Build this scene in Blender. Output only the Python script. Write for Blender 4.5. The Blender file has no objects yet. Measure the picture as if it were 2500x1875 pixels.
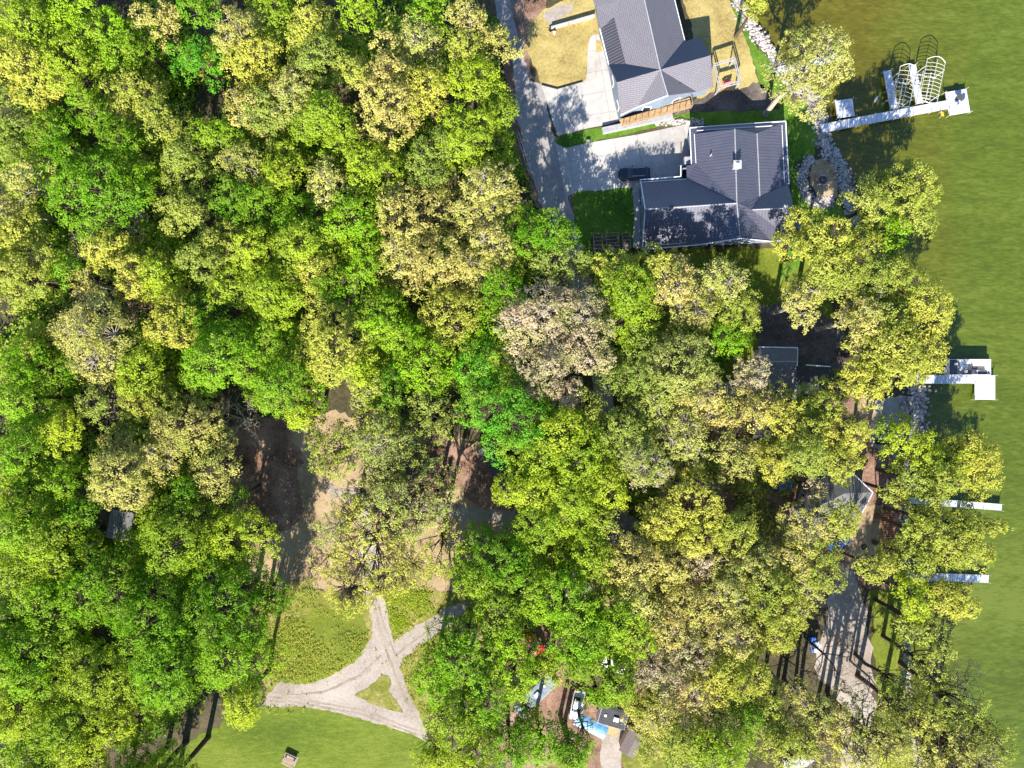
import bpy, bmesh, math, random
import numpy as np
from mathutils import Vector, Matrix

# ------------------------------------------------------------------ camera, sky, sun
sc = bpy.context.scene
C = sc.collection
CH = 106.0                 # drone height in metres
S = 0.0625                 # metres per photo pixel (2500 px wide) on the ground
cam_d = bpy.data.cameras.new('camera'); cam = bpy.data.objects.new('camera', cam_d); C.objects.link(cam)
cam.location = (0, 0, CH); cam.rotation_euler = (0, 0, 0)
cam_d.sensor_width = 36; cam_d.lens = 36 * CH / (2500 * S); cam_d.clip_end = 5000; cam_d.clip_start = 1
sc.camera = cam
SUN_EL = math.radians(34); SUN_AZ = math.radians(190)
w = bpy.data.worlds.new('World'); sc.world = w; w.use_nodes = True
nt = w.node_tree; bg = nt.nodes['Background']; sky = nt.nodes.new('ShaderNodeTexSky')
sky.sky_type = 'NISHITA'; sky.sun_disc = False; sky.sun_elevation = SUN_EL; sky.sun_rotation = SUN_AZ
nt.links.new(sky.outputs[0], bg.inputs[0]); bg.inputs[1].default_value = 0.10; sky.ozone_density = 5.0; sky.dust_density = 0.2
sl = bpy.data.lights.new('sun', 'SUN'); sl.energy = 5.0; sl.angle = math.radians(0.5); sl.color = (1, 0.94, 0.84)
so = bpy.data.objects.new('sun', sl); C.objects.link(so)
sd = Vector((math.sin(SUN_AZ) * math.cos(SUN_EL), math.cos(SUN_AZ) * math.cos(SUN_EL), math.sin(SUN_EL)))
so.rotation_euler = (-sd).to_track_quat('-Z', 'Y').to_euler(); so.location = sd * 200
sc.view_settings.view_transform = 'Standard'; sc.view_settings.look = 'None'
sc.view_settings.exposure = 1.35; sc.view_settings.gamma = 1

# ------------------------------------------------------------------ helpers
def P(px, py, z=0.0):
    k = (CH - z) / CH * S
    return Vector(((px - 1250) * k, (937.5 - py) * k, z))

def tag(o, label=None, cat=None, group=None, kind=None):
    if label: o['label'] = label
    if cat: o['category'] = cat
    if group: o['group'] = group
    if kind: o['kind'] = kind
    return o

def empty(name, loc, rz=0.0, label=None, cat=None, group=None):
    o = bpy.data.objects.new(name, None); C.objects.link(o)
    o.location = loc; o.rotation_euler = (0, 0, rz); o.empty_display_size = 0.3
    return tag(o, label, cat, group)

def link_mesh(name, me, mat, parent=None):
    o = bpy.data.objects.new(name, me); C.objects.link(o)
    if mat is not None:
        me.materials.append(mat)
    if parent is not None: o.parent = parent
    return o

def np_mesh(name, verts, quads, attr=None):
    """fast quad mesh from numpy arrays"""
    me = bpy.data.meshes.new(name)
    nv, nf = len(verts), len(quads)
    me.vertices.add(nv); me.vertices.foreach_set('co', np.asarray(verts, np.float32).ravel())
    me.loops.add(nf * 4); me.loops.foreach_set('vertex_index', np.asarray(quads, np.int32).ravel())
    me.polygons.add(nf); me.polygons.foreach_set('loop_start', np.arange(0, nf * 4, 4, dtype=np.int32))
    me.polygons.foreach_set('loop_total', np.full(nf, 4, np.int32))
    if attr is not None:
        a = me.attributes.new('tint', 'FLOAT', 'FACE'); a.data.foreach_set('value', np.asarray(attr, np.float32))
    me.update(calc_edges=True)
    return me

class MB:
    """collects simple shapes, builds them as one mesh object"""
    def __init__(s): s.v = []; s.f = []
    def add(s, vs, fs):
        n = len(s.v); s.v += [tuple(v) for v in vs]; s.f += [tuple(i + n for i in f) for f in fs]; return s
    def box(s, sx, sy, sz, x=0, y=0, z=0, rz=0.0, taper=1.0):
        """z is the bottom"""
        vs = []
        c, q = math.cos(rz), math.sin(rz)
        for k, t in ((0, 1.0), (1, taper)):
            for a, b in ((-1, -1), (1, -1), (1, 1), (-1, 1)):
                X, Y = a * sx / 2 * t, b * sy / 2 * t
                vs.append((x + X * c - Y * q, y + X * q + Y * c, z + k * sz))
        return s.add(vs, [(3, 2, 1, 0), (4, 5, 6, 7), (0, 1, 5, 4), (1, 2, 6, 5), (2, 3, 7, 6), (3, 0, 4, 7)])
    def tube(s, p0, p1, r0, r1=None, n=8):
        r1 = r0 if r1 is None else r1
        p0, p1 = Vector(p0), Vector(p1); d = (p1 - p0)
        if d.length < 1e-6: return s
        d.normalize(); a = d.orthogonal().normalized(); b = d.cross(a)
        vs = []
        for p, r in ((p0, r0), (p1, r1)):
            for i in range(n):
                t = 2 * math.pi * i / n
                vs.append(p + a * (r * math.cos(t)) + b * (r * math.sin(t)))
        fs = [(i, (i + 1) % n, n + (i + 1) % n, n + i) for i in range(n)]
        fs += [tuple(range(n))[::-1], tuple(range(n, 2 * n))]
        return s.add(vs, fs)
    def path(s, pts, r, n=6):
        for a, b in zip(pts[:-1], pts[1:]): s.tube(a, b, r, r, n)
        return s
    def ring(s, R, r, x=0, y=0, z=0, n=20, m=6):
        vs, fs = [], []
        for i in range(n):
            t = 2 * math.pi * i / n
            for j in range(m):
                u = 2 * math.pi * j / m
                vs.append((x + (R + r * math.cos(u)) * math.cos(t), y + (R + r * math.cos(u)) * math.sin(t), z + r * math.sin(u)))
        for i in range(n):
            for j in range(m):
                fs.append((i * m + j, ((i + 1) % n) * m + j, ((i + 1) % n) * m + (j + 1) % m, i * m + (j + 1) % m))
        return s.add(vs, fs)
    def prism(s, pts, z0, z1):
        n = len(pts)
        a = sum(pts[i][0] * pts[(i + 1) % n][1] - pts[(i + 1) % n][0] * pts[i][1] for i in range(n))
        if a < 0: pts = pts[::-1]
        vs = [(p[0], p[1], z0) for p in pts] + [(p[0], p[1], z1) for p in pts]
        return s.add(vs, [tuple(range(n))[::-1], tuple(range(n, 2 * n))] + [(i, (i + 1) % n, n + (i + 1) % n, n + i) for i in range(n)])
    def build(s, name, mat, parent=None, bevel=0.0, smooth=False):
        me = bpy.data.meshes.new(name); me.from_pydata(s.v, [], s.f); me.update()
        o = link_mesh(name, me, mat, parent)
        if bevel:
            m = o.modifiers.new('bevel', 'BEVEL'); m.width = bevel; m.segments = 2; m.limit_method = 'ANGLE'
        if smooth:
            for p in me.polygons: p.use_smooth = True
        return o

# ------------------------------------------------------------------ materials
def new_mat(name):
    m = bpy.data.materials.new(name); m.use_nodes = True
    n = m.node_tree; b = n.nodes['Principled BSDF']
    return m, n, b

def plain(name, col, rough=0.6, metal=0.0, var=0.15, scale=2.0, bump=0.0, spec=0.5):
    m, n, b = new_mat(name)
    tc = n.nodes.new('ShaderNodeTexCoord'); no = n.nodes.new('ShaderNodeTexNoise')
    no.inputs['Scale'].default_value = scale; no.inputs['Detail'].default_value = 5
    n.links.new(tc.outputs['Object'], no.inputs['Vector'])
    r = n.nodes.new('ShaderNodeValToRGB'); r.color_ramp.elements[0].position = 0.3; r.color_ramp.elements[1].position = 0.7
    r.color_ramp.elements[0].color = (*[c * (1 - var) for c in col], 1); r.color_ramp.elements[1].color = (*[min(1, c * (1 + var)) for c in col], 1)
    n.links.new(no.outputs[0], r.inputs[0]); n.links.new(r.outputs[0], b.inputs['Base Color'])
    b.inputs['Roughness'].default_value = rough; b.inputs['Metallic'].default_value = metal
    b.inputs['Specular IOR Level'].default_value = spec
    if bump:
        bp = n.nodes.new('ShaderNodeBump'); bp.inputs['Strength'].default_value = bump; bp.inputs['Distance'].default_value = 0.05
        n.links.new(no.outputs[0], bp.inputs['Height']); n.links.new(bp.outputs[0], b.inputs['Normal'])
    return m

def mottled(name, cols, s1=0.15, s2=2.5, rough=0.9, bump=0.6, dist=0.12, s3=9.0, stretch=None, spec=0.2, fine=0.5):
    """ground cover: a ramp of colours over two scales of noise, in object (world) coordinates"""
    m, n, b = new_mat(name)
    tc = n.nodes.new('ShaderNodeTexCoord'); mp = n.nodes.new('ShaderNodeMapping')
    n.links.new(tc.outputs['Object'], mp.inputs['Vector'])
    if stretch:
        mp.inputs['Rotation'].default_value = (0, 0, stretch[0]); mp.inputs['Scale'].default_value = (stretch[1], 1, 1)
    def noise(sc_, det, ro=0.6):
        q = n.nodes.new('ShaderNodeTexNoise'); q.inputs['Scale'].default_value = sc_; q.inputs['Detail'].default_value = det
        q.inputs['Roughness'].default_value = ro
        n.links.new(mp.outputs[0], q.inputs['Vector']); return q
    a = noise(s1, 6, 0.65); c = noise(s2, 6, 0.7); f = noise(s3, 3)
    mx = n.nodes.new('ShaderNodeMath'); mx.operation = 'MULTIPLY_ADD'
    n.links.new(c.outputs[0], mx.inputs[0]); mx.inputs[1].default_value = 0.6
    m2 = n.nodes.new('ShaderNodeMath'); m2.operation = 'MULTIPLY'; n.links.new(a.outputs[0], m2.inputs[0]); m2.inputs[1].default_value = 0.9
    n.links.new(m2.outputs[0], mx.inputs[2])
    m3 = n.nodes.new('ShaderNodeMath'); m3.operation = 'MULTIPLY_ADD'; n.links.new(f.outputs[0], m3.inputs[0]); m3.inputs[1].default_value = fine
    n.links.new(mx.outputs[0], m3.inputs[2])
    r = n.nodes.new('ShaderNodeValToRGB'); e = r.color_ramp.elements
    lo, hi = 0.75 + fine * 0.5 - 0.18, 0.75 + fine * 0.5 + 0.18
    while len(e) < len(cols): e.new(0.5)
    for i, col in enumerate(cols):
        e[i].position = min(0.999, max(0, lo + (hi - lo) * i / (len(cols) - 1) )) if hi < 1.0 else min(0.999, (lo + (hi - lo) * i / (len(cols) - 1)) / 1.4)
        e[i].color = (*col, 1)
    if hi >= 1.0:
        dv = n.nodes.new('ShaderNodeMath'); dv.operation = 'DIVIDE'; n.links.new(m3.outputs[0], dv.inputs[0]); dv.inputs[1].default_value = 1.4
        n.links.new(dv.outputs[0], r.inputs[0])
    else: n.links.new(m3.outputs[0], r.inputs[0])
    n.links.new(r.outputs[0], b.inputs['Base Color'])
    b.inputs['Roughness'].default_value = rough; b.inputs['Specular IOR Level'].default_value = spec
    bp = n.nodes.new('ShaderNodeBump'); bp.inputs['Strength'].default_value = bump; bp.inputs['Distance'].default_value = dist
    n.links.new(m3.outputs[0], bp.inputs['Height']); n.links.new(bp.outputs[0], b.inputs['Normal'])
    return m

def roof_mat(name, col, kind, pitch, col2=None, rough=0.5, metal=0.0):
    """kind 'seam' = standing seams running down the slope, 'shingle' = courses; uses per-face UV in metres"""
    m, n, b = new_mat(name)
    uv = n.nodes.new('ShaderNodeUVMap'); sp = n.nodes.new('ShaderNodeSeparateXYZ'); n.links.new(uv.outputs[0], sp.inputs[0])
    no = n.nodes.new('ShaderNodeTexNoise'); no.inputs['Scale'].default_value = 0.7; no.inputs['Detail'].default_value = 6
    n.links.new(uv.outputs[0], no.inputs['Vector'])
    base = n.nodes.new('ShaderNodeMixRGB'); base.inputs[1].default_value = (*[c * 0.72 for c in col], 1); base.inputs[2].default_value = (*[c * 1.25 for c in col], 1)
    n.links.new(no.outputs[0], base.inputs[0])
    bp = n.nodes.new('ShaderNodeBump'); bp.inputs['Strength'].default_value = 0.8; bp.inputs['Distance'].default_value = 0.05
    if kind == 'seam':
        d = n.nodes.new('ShaderNodeMath'); d.operation = 'DIVIDE'; n.links.new(sp.outputs[0], d.inputs[0]); d.inputs[1].default_value = pitch
        fr = n.nodes.new('ShaderNodeMath'); fr.operation = 'FRACT'; n.links.new(d.outputs[0], fr.inputs[0])
        lt = n.nodes.new('ShaderNodeMath'); lt.operation = 'LESS_THAN'; n.links.new(fr.outputs[0], lt.inputs[0]); lt.inputs[1].default_value = 0.25
        mx = n.nodes.new('ShaderNodeMixRGB'); n.links.new(lt.outputs[0], mx.inputs[0]); n.links.new(base.outputs[0], mx.inputs[1])
        mx.inputs[2].default_value = (*(col2 or [c * 0.6 for c in col]), 1)
        n.links.new(mx.outputs[0], b.inputs['Base Color']); n.links.new(lt.outputs[0], bp.inputs['Height'])
    else:
        br = n.nodes.new('ShaderNodeTexBrick'); br.inputs['Scale'].default_value = 1.0
        br.inputs['Brick Width'].default_value = 0.9; br.inputs['Row Height'].default_value = pitch; br.inputs['Mortar Size'].default_value = 0.03
        br.inputs['Mortar'].default_value = (*[c * 0.75 for c in col], 1)
        n.links.new(uv.outputs[0], br.inputs['Vector'])
        n2 = n.nodes.new('ShaderNodeTexNoise'); n2.inputs['Scale'].default_value = 5; n.links.new(uv.outputs[0], n2.inputs['Vector'])
        b2 = n.nodes.new('ShaderNodeMixRGB'); b2.inputs[1].default_value = (*[c * 0.85 for c in col], 1); b2.inputs[2].default_value = (*[c * 1.15 for c in col], 1)
        n.links.new(n2.outputs[0], b2.inputs[0])
        n.links.new(base.outputs[0], br.inputs['Color1']); n.links.new(b2.outputs[0], br.inputs['Color2'])
        n.links.new(br.outputs['Color'], b.inputs['Base Color']); n.links.new(br.outputs['Fac'], bp.inputs['Height']); bp.invert = True
    n.links.new(bp.outputs[0], b.inputs['Normal'])
    b.inputs['Roughness'].default_value = rough; b.inputs['Metallic'].default_value = metal
    return m

def leaf_mat(name, dark, light):
    m = bpy.data.materials.new(name); m.use_nodes = True; n = m.node_tree; n.nodes.clear()
    out = n.nodes.new('ShaderNodeOutputMaterial'); at = n.nodes.new('ShaderNodeAttribute'); at.attribute_name = 'tint'
    oi = n.nodes.new('ShaderNodeObjectInfo')
    r = n.nodes.new('ShaderNodeMixRGB'); r.inputs[1].default_value = (*dark, 1); r.inputs[2].default_value = (*light, 1)
    n.links.new(at.outputs['Fac'], r.inputs[0])
    hs = n.nodes.new('ShaderNodeHueSaturation')
    mr = n.nodes.new('ShaderNodeMapRange'); mr.inputs[3].default_value = 0.485; mr.inputs[4].default_value = 0.515
    mv = n.nodes.new('ShaderNodeMapRange'); mv.inputs[3].default_value = 1.15; mv.inputs[4].default_value = 0.85
    gm = n.nodes.new('ShaderNodeNewGeometry'); gn = n.nodes.new('ShaderNodeTexNoise'); gn.inputs['Scale'].default_value = 0.28; gn.inputs['Detail'].default_value = 4
    gr = n.nodes.new('ShaderNodeMapRange'); gr.inputs[1].default_value = 0.42; gr.inputs[2].default_value = 0.68; gr.inputs[4].default_value = 0.55
    n.links.new(gm.outputs['Position'], gn.inputs['Vector']); n.links.new(gn.outputs[0], gr.inputs[0])
    gx = n.nodes.new('ShaderNodeMixRGB'); gx.inputs[2].default_value = (0.34, 0.42, 0.05, 1); n.links.new(gr.outputs[0], gx.inputs[0]); n.links.new(r.outputs[0], gx.inputs[1])
    n.links.new(oi.outputs['Random'], mr.inputs[0]); n.links.new(oi.outputs['Random'], mv.inputs[0])
    n.links.new(mr.outputs[0], hs.inputs['Hue']); n.links.new(mv.outputs[0], hs.inputs['Value']); n.links.new(gx.outputs[0], hs.inputs['Color'])
    d = n.nodes.new('ShaderNodeBsdfDiffuse'); t = n.nodes.new('ShaderNodeBsdfTranslucent'); mx = n.nodes.new('ShaderNodeMixShader')
    mx.inputs[0].default_value = 0.42
    n.links.new(hs.outputs[0], d.inputs[0]); n.links.new(hs.outputs[0], t.inputs[0])
    g = n.nodes.new('ShaderNodeBsdfGlossy'); g.inputs['Roughness'].default_value = 0.45; g.inputs[0].default_value = (0.5, 0.5, 0.5, 1)
    m2 = n.nodes.new('ShaderNodeMixShader'); m2.inputs[0].default_value = 0.012
    n.links.new(d.outputs[0], mx.inputs[1]); n.links.new(t.outputs[0], mx.inputs[2])
    n.links.new(mx.outputs[0], m2.inputs[1]); n.links.new(g.outputs[0], m2.inputs[2]); n.links.new(m2.outputs[0], out.inputs[0])
    return m

TINTS = {  # key: (words, dark, light)
 'G': ('bright green', (0.15, 0.32, 0.012), (0.34, 0.56, 0.022)),
 'L': ('lime green', (0.25, 0.36, 0.018), (0.46, 0.58, 0.040)),
 'Y': ('yellow-green', (0.35, 0.37, 0.045), (0.61, 0.61, 0.115)),
 'T': ('pale tan', (0.38, 0.345, 0.085), (0.69, 0.635, 0.20)),
 'P': ('pinkish tan', (0.38, 0.30, 0.17), (0.68, 0.57, 0.37)),
 'O': ('olive green', (0.25, 0.31, 0.045), (0.48, 0.53, 0.11)),
 'D': ('deep green', (0.09, 0.22, 0.006), (0.22, 0.44, 0.012)),
 'E': ('emerald green', (0.08, 0.28, 0.014), (0.19, 0.53, 0.03)),
 'S': ('pale sage', (0.34, 0.36, 0.085), (0.60, 0.60, 0.17)),
 'R': ('reddish pink', (0.28, 0.15, 0.12), (0.50, 0.33, 0.27)),
 'B': ('bare grey-branched', (0.20, 0.14, 0.09), (0.36, 0.28, 0.19)),
}
LEAF = {k: leaf_mat('leaf_' + v[0].replace(' ', '_'), v[1], v[2]) for k, v in TINTS.items()}
BARK = plain('bark', (0.085, 0.065, 0.048), 0.95, bump=0.6, scale=6, var=0.35, spec=0.1)
BARKP = plain('pale_bark', (0.34, 0.29, 0.23), 0.9, bump=0.5, scale=5, var=0.3, spec=0.1)

M = {}
M['ground'] = mottled('forest_floor', [(0.028, 0.028, 0.012), (0.07, 0.06, 0.03), (0.12, 0.095, 0.055)], 0.12, 1.6)
M['litter'] = mottled('leaf_litter', [(0.10, 0.055, 0.035), (0.22, 0.13, 0.09), (0.36, 0.24, 0.18)], 0.3, 3.0)
M['dirt'] = mottled('bare_dirt', [(0.22, 0.15, 0.085), (0.34, 0.245, 0.145), (0.42, 0.32, 0.20)], 0.15, 2.0, bump=0.3)
M['gravel'] = mottled('gravel', [(0.22, 0.18, 0.145), (0.32, 0.27, 0.23), (0.41, 0.355, 0.31)], 0.12, 2.2, bump=0.35, dist=0.05)
M['rut'] = mottled('packed_gravel', [(0.19, 0.15, 0.11), (0.29, 0.235, 0.185), (0.37, 0.31, 0.26)], 0.4, 3.5, bump=0.35, dist=0.05)
M['asphalt'] = mottled('worn_asphalt', [(0.22, 0.20, 0.19), (0.31, 0.285, 0.27), (0.38, 0.35, 0.33)], 0.1, 1.5, bump=0.15, dist=0.03)
M['concrete'] = mottled('concrete', [(0.34, 0.32, 0.30), (0.42, 0.40, 0.375), (0.48, 0.46, 0.43)], 0.1, 1.2, bump=0.1, dist=0.02, rough=0.8)
n = M['concrete'].node_tree; b = n.nodes['Principled BSDF']; src = b.inputs['Base Color'].links[0].from_socket
tc = n.nodes.new('ShaderNodeTexCoord'); mp = n.nodes.new('ShaderNodeMapping'); mp.inputs['Rotation'].default_value = (0, 0, -0.17); n.links.new(tc.outputs['Object'], mp.inputs[0])
br = n.nodes.new('ShaderNodeTexBrick'); br.offset = 0; br.inputs['Scale'].default_value = 1; br.inputs['Brick Width'].default_value = 3.6; br.inputs['Row Height'].default_value = 3.2; br.inputs['Mortar Size'].default_value = 0.035
br.inputs['Color1'].default_value = (1, 1, 1, 1); br.inputs['Color2'].default_value = (0.93, 0.93, 0.94, 1); br.inputs['Mortar'].default_value = (0.62, 0.6, 0.58, 1); n.links.new(mp.outputs[0], br.inputs['Vector'])
ml = n.nodes.new('ShaderNodeMixRGB'); ml.blend_type = 'MULTIPLY'; ml.inputs[0].default_value = 1; n.links.new(src, ml.inputs[1]); n.links.new(br.outputs['Color'], ml.inputs[2]); n.links.new(ml.outputs[0], b.inputs['Base Color'])
M['grass'] = mottled('lawn_grass', [(0.07, 0.10, 0.008), (0.14, 0.17, 0.016), (0.22, 0.235, 0.035)], 0.12, 3.0, s3=14, bump=0.8)
M['mown'] = mottled('mown_lawn', [(0.065, 0.10, 0.008), (0.11, 0.155, 0.013), (0.18, 0.205, 0.03)], 0.10, 2.0, s3=10, bump=0.8, stretch=(-0.3, 0.4))
M['lush'] = mottled('lush_grass', [(0.035, 0.095, 0.008), (0.08, 0.17, 0.012), (0.15, 0.24, 0.03)], 0.2, 2.5, s3=14, bump=0.8)
M['patchy'] = mottled('patchy_grass', [(0.09, 0.115, 0.012), (0.19, 0.19, 0.03), (0.38, 0.28, 0.15)], 0.22, 1.6, s3=12, bump=0.8)
M['straw'] = mottled('dry_straw_lawn', [(0.20, 0.15, 0.05), (0.36, 0.28, 0.10), (0.46, 0.37, 0.15)], 0.2, 2.5, s3=14, bump=0.6)
M['water'] = mottled('lake_water', [(0.058, 0.080, 0.007), (0.080, 0.112, 0.010), (0.115, 0.145, 0.020)], 0.04, 1.1, rough=0.22, bump=0.35, dist=0.10, s3=3.2, stretch=(0.9, 0.28), spec=0.45, fine=0.7)
n = M['water'].node_tree; b = n.nodes['Principled BSDF']; src = b.inputs['Base Color'].links[0].from_socket
tc = n.nodes.new('ShaderNodeTexCoord'); sx = n.nodes.new('ShaderNodeSeparateXYZ'); n.links.new(tc.outputs['Object'], sx.inputs[0])
no = n.nodes.new('ShaderNodeTexNoise'); no.inputs['Scale'].default_value = 0.12; n.links.new(tc.outputs['Object'], no.inputs['Vector'])
ad = n.nodes.new('ShaderNodeMath'); ad.operation = 'MULTIPLY_ADD'; ad.inputs[1].default_value = 14; n.links.new(no.outputs[0], ad.inputs[0]); n.links.new(sx.outputs[0], ad.inputs[2])
mr = n.nodes.new('ShaderNodeMapRange'); mr.inputs[1].default_value = 60; mr.inputs[2].default_value = 78; n.links.new(ad.outputs[0], mr.inputs[0])
mx = n.nodes.new('ShaderNodeMixRGB'); mx.blend_type = 'MIX'; ml = n.nodes.new('ShaderNodeMixRGB'); ml.blend_type = 'MULTIPLY'; ml.inputs[0].default_value = 1; ml.inputs[2].default_value = (1.25, 0.82, 0.85, 1)
n.links.new(src, ml.inputs[1]); n.links.new(mr.outputs[0], mx.inputs[0]); n.links.new(ml.outputs[0], mx.inputs[1]); n.links.new(src, mx.inputs[2]); n.links.new(mx.outputs[0], b.inputs['Base Color'])
M['soil_and_shade'] = mottled('dark_soil_and_shade', [(0.05, 0.04, 0.035), (0.10, 0.08, 0.07), (0.17, 0.14, 0.12)], 0.3, 2.5)  # soil colour, also used for the painted shade behind the cottage
M['stone'] = plain('stone', (0.33, 0.28, 0.26), 0.85, scale=0.9, var=0.7)
M['wood'] = plain('weathered_wood', (0.30, 0.22, 0.15), 0.85, scale=3, var=0.3)
M['cedar'] = plain('cedar_deck', (0.42, 0.26, 0.12), 0.8, scale=3, var=0.3)
M['rust_wood'] = plain('reddish_wood', (0.33, 0.15, 0.08), 0.8, scale=3, var=0.3)
M['white'] = plain('white_paint', (0.74, 0.75, 0.78), 0.5, var=0.06)
M['dockw'] = plain('dock_panel', (0.50, 0.52, 0.58), 0.55, scale=1.2, var=0.12)
M['alu'] = plain('aluminium', (0.62, 0.60, 0.55), 0.4, 0.3, var=0.1)
M['black'] = plain('black_paint', (0.012, 0.014, 0.02), 0.25, var=0.1)
M['carpaint'] = plain('black_car_paint', (0.010, 0.014, 0.030), 0.15, 0.0, var=0.05, spec=0.8)
M['rubber'] = plain('rubber', (0.02, 0.02, 0.02), 0.8)
M['glass'] = plain('window_glass', (0.02, 0.03, 0.04), 0.08, 0.0, var=0.05, spec=0.9)
M['red'] = plain('red_paint', (0.50, 0.02, 0.02), 0.4)
M['pink'] = plain('coral_fabric', (0.65, 0.16, 0.15), 0.7)
M['blue'] = plain('blue_tarp', (0.04, 0.13, 0.50), 0.5, var=0.4, scale=3, bump=0.5)
M['skyblue'] = plain('pale_blue_tarp', (0.14, 0.33, 0.55), 0.5, var=0.3, scale=2, bump=0.5)
M['yellow'] = plain('yellow_plastic', (0.60, 0.40, 0.05), 0.5)
M['greywall'] = plain('grey_siding', (0.32, 0.32, 0.33), 0.8)
M['bluewall'] = plain('slate_siding', (0.16, 0.20, 0.26), 0.8)
M['tanwall'] = plain('tan_siding', (0.42, 0.36, 0.27), 0.8)
M['darkroof'] = plain('dark_felt_roof', (0.055, 0.055, 0.062), 0.9, var=0.2)
M['beige'] = plain('beige_vinyl', (0.55, 0.48, 0.40), 0.6)
M['charcoal'] = plain('charcoal_vinyl', (0.07, 0.065, 0.065), 0.6)
M['shingle'] = roof_mat('grey_shingles', (0.155, 0.148, 0.172), 'shingle', 0.30, rough=0.85)
M['seam'] = roof_mat('slate_metal_roof', (0.092, 0.094, 0.13), 'seam', 0.45, (0.070, 0.072, 0.104), rough=0.45, metal=0.15)
M['darkseam'] = roof_mat('charcoal_metal_roof', (0.05, 0.048, 0.06), 'seam', 0.42, (0.13, 0.13, 0.15), rough=0.45, metal=0.15)
M['oldshingle'] = roof_mat('weathered_shingles', (0.17, 0.165, 0.17), 'shingle', 0.25, rough=0.9)
M['brownshingle'] = roof_mat('brown_shingles', (0.19, 0.15, 0.14), 'shingle', 0.25, rough=0.9)

# ------------------------------------------------------------------ ground sheets
rnd = random.Random(5)
def wobble(pts, amp=0.35, step=0.7, seed=1, closed=True):
    """pts: world xy. Subdivide and displace for a natural edge"""
    r = random.Random(seed); out = []
    n = len(pts)
    for i in range(n if closed else n - 1):
        a, b = Vector(pts[i][:2]), Vector(pts[(i + 1) % n][:2]); L = (b - a).length
        k = max(1, int(L / step)); nrm = Vector((-(b - a).y, (b - a).x)).normalized() if L > 0 else Vector((0, 0))
        ph = r.random() * 6
        for j in range(k):
            t = j / k; q = a.lerp(b, t)
            d = amp * (0.55 * math.sin(ph + t * L * 0.9) + 0.45 * (r.random() * 2 - 1)) * (1 if 0 < j else 0.3)
            out.append(tuple(q + nrm * d * (1 + 0.5 * math.sin(3.1 * t * L))))
    return out

def sheet(name, px, mat, level, amp=0.35, kind='structure', step=0.7, seed=1):
    pts = [P(x, y)[:2] for x, y in px]
    pts = wobble(pts, amp, step, seed) if amp > 0 else [tuple(p) for p in pts]
    z = 0.004 * level
    me = bpy.data.meshes.new(name); me.from_pydata([(x, y, z) for x, y in pts], [], [tuple(range(len(pts)))]); me.update()
    if me.polygons[0].normal.z < 0: me.flip_normals()
    o = link_mesh(name, me, mat); tag(o, kind=kind); return o

SHORE = [(1770, -60), (1800, 0), (1838, 70), (1885, 130), (1925, 200), (1985, 235), (2000, 300), (2018, 360), (2055, 410), (2068, 470),
         (2085, 540), (2110, 620), (2150, 720), (2205, 820), (2248, 900), (2246, 960), (2236, 1040), (2222, 1120), (2218, 1220), (2205, 1320),
         (2212, 1420), (2215, 1520), (2212, 1620), (2218, 1720), (2235, 1820), (2250, 1960)]
shore_w = [P(x, y)[:2] for x, y in SHORE]
BIG = 1500
shore_line = [tuple(p) for p in wobble(shore_w, 0.4, 0.9, 3, closed=False)] + [tuple(shore_w[-1])]
land = [(-BIG, -BIG), (shore_w[-1][0] + 60, -BIG)] + shore_line[::-1] + [(shore_w[0][0] - 30, BIG), (-BIG, BIG)]
me = bpy.data.meshes.new('ground'); n = len(land)
me.from_pydata([(x, y, 0) for x, y in land] + [(x, y, -1.5) for x, y in land], [], [tuple(range(n))] + [(i, (i + 1) % n, n + (i + 1) % n, n + i)[::-1] for i in range(n)]); me.update()
if me.polygons[0].normal.z < 0: me.flip_normals()
tag(link_mesh('ground', me, M['ground']), kind='structure')
tag(MB().add([(-200, -BIG, -0.45), (BIG, -BIG, -0.45), (BIG, BIG, -0.45), (-200, BIG, -0.45)], [(0, 1, 2, 3)]).build('water', M['water']), kind='structure')

# clearing and lawns (levels keep every sheet 4 mm above the one below)
sheet('clearing_ground', [(590, 1040), (700, 1010), (820, 1000), (1000, 1040), (1120, 1060), (1200, 1090), (1260, 1130), (1270, 1300), (1180, 1340), (1120, 1420), (1110, 1470), (1040, 1500), (900, 1440),
      (720, 1440), (600, 1500), (590, 1340), (560, 1200)], M['dirt'], 1, 1.2, seed=2)
sheet('leaf_litter_ground', [(985, 1120), (1060, 1060), (1150, 1090), (1240, 1150), (1265, 1260), (1180, 1250), (1130, 1200), (1050, 1190), (1000, 1170)], M['litter'], 2, 1.0, seed=3)
sheet('leaf_litter_ground', [(560, 1020), (680, 1020), (720, 1060), (735, 1180), (740, 1260), (680, 1300), (640, 1340), (600, 1240), (560, 1130)], M['litter'], 2, 1.0, seed=4)
sheet('leaf_litter_ground', [(1220, 1520), (1330, 1520), (1400, 1640), (1460, 1700), (1560, 1660), (1500, 1560), (1620, 1560), (1700, 1700), (1600, 1875), (1400, 1950), (1240, 1950), (1220, 1750)], M['litter'], 1, 1.2, seed=5)
sheet('dirt_ground', [(1500, 1000), (1760, 1000), (2100, 960), (2225, 1080), (2200, 1440), (2080, 1440), (1900, 1560), (1700, 1600), (1500, 1500), (1320, 1420), (1330, 1200)], M['litter'], 1, 1.5, seed=6)
sheet('meadow', [(600, 1440), (720, 1440), (940, 1440), (1120, 1440), (1230, 1500), (1150, 1640), (1040, 1760), (980, 1960), (400, 1960), (500, 1800), (640, 1760), (650, 1600)], M['patchy'], 3, 0.6, seed=7)
sheet('meadow', [(640, 1580), (700, 1510), (760, 1490), (860, 1480), (905, 1540), (880, 1610), (800, 1660), (690, 1680), (655, 1650)], M['grass'], 4, 0.8, seed=8)
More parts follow.
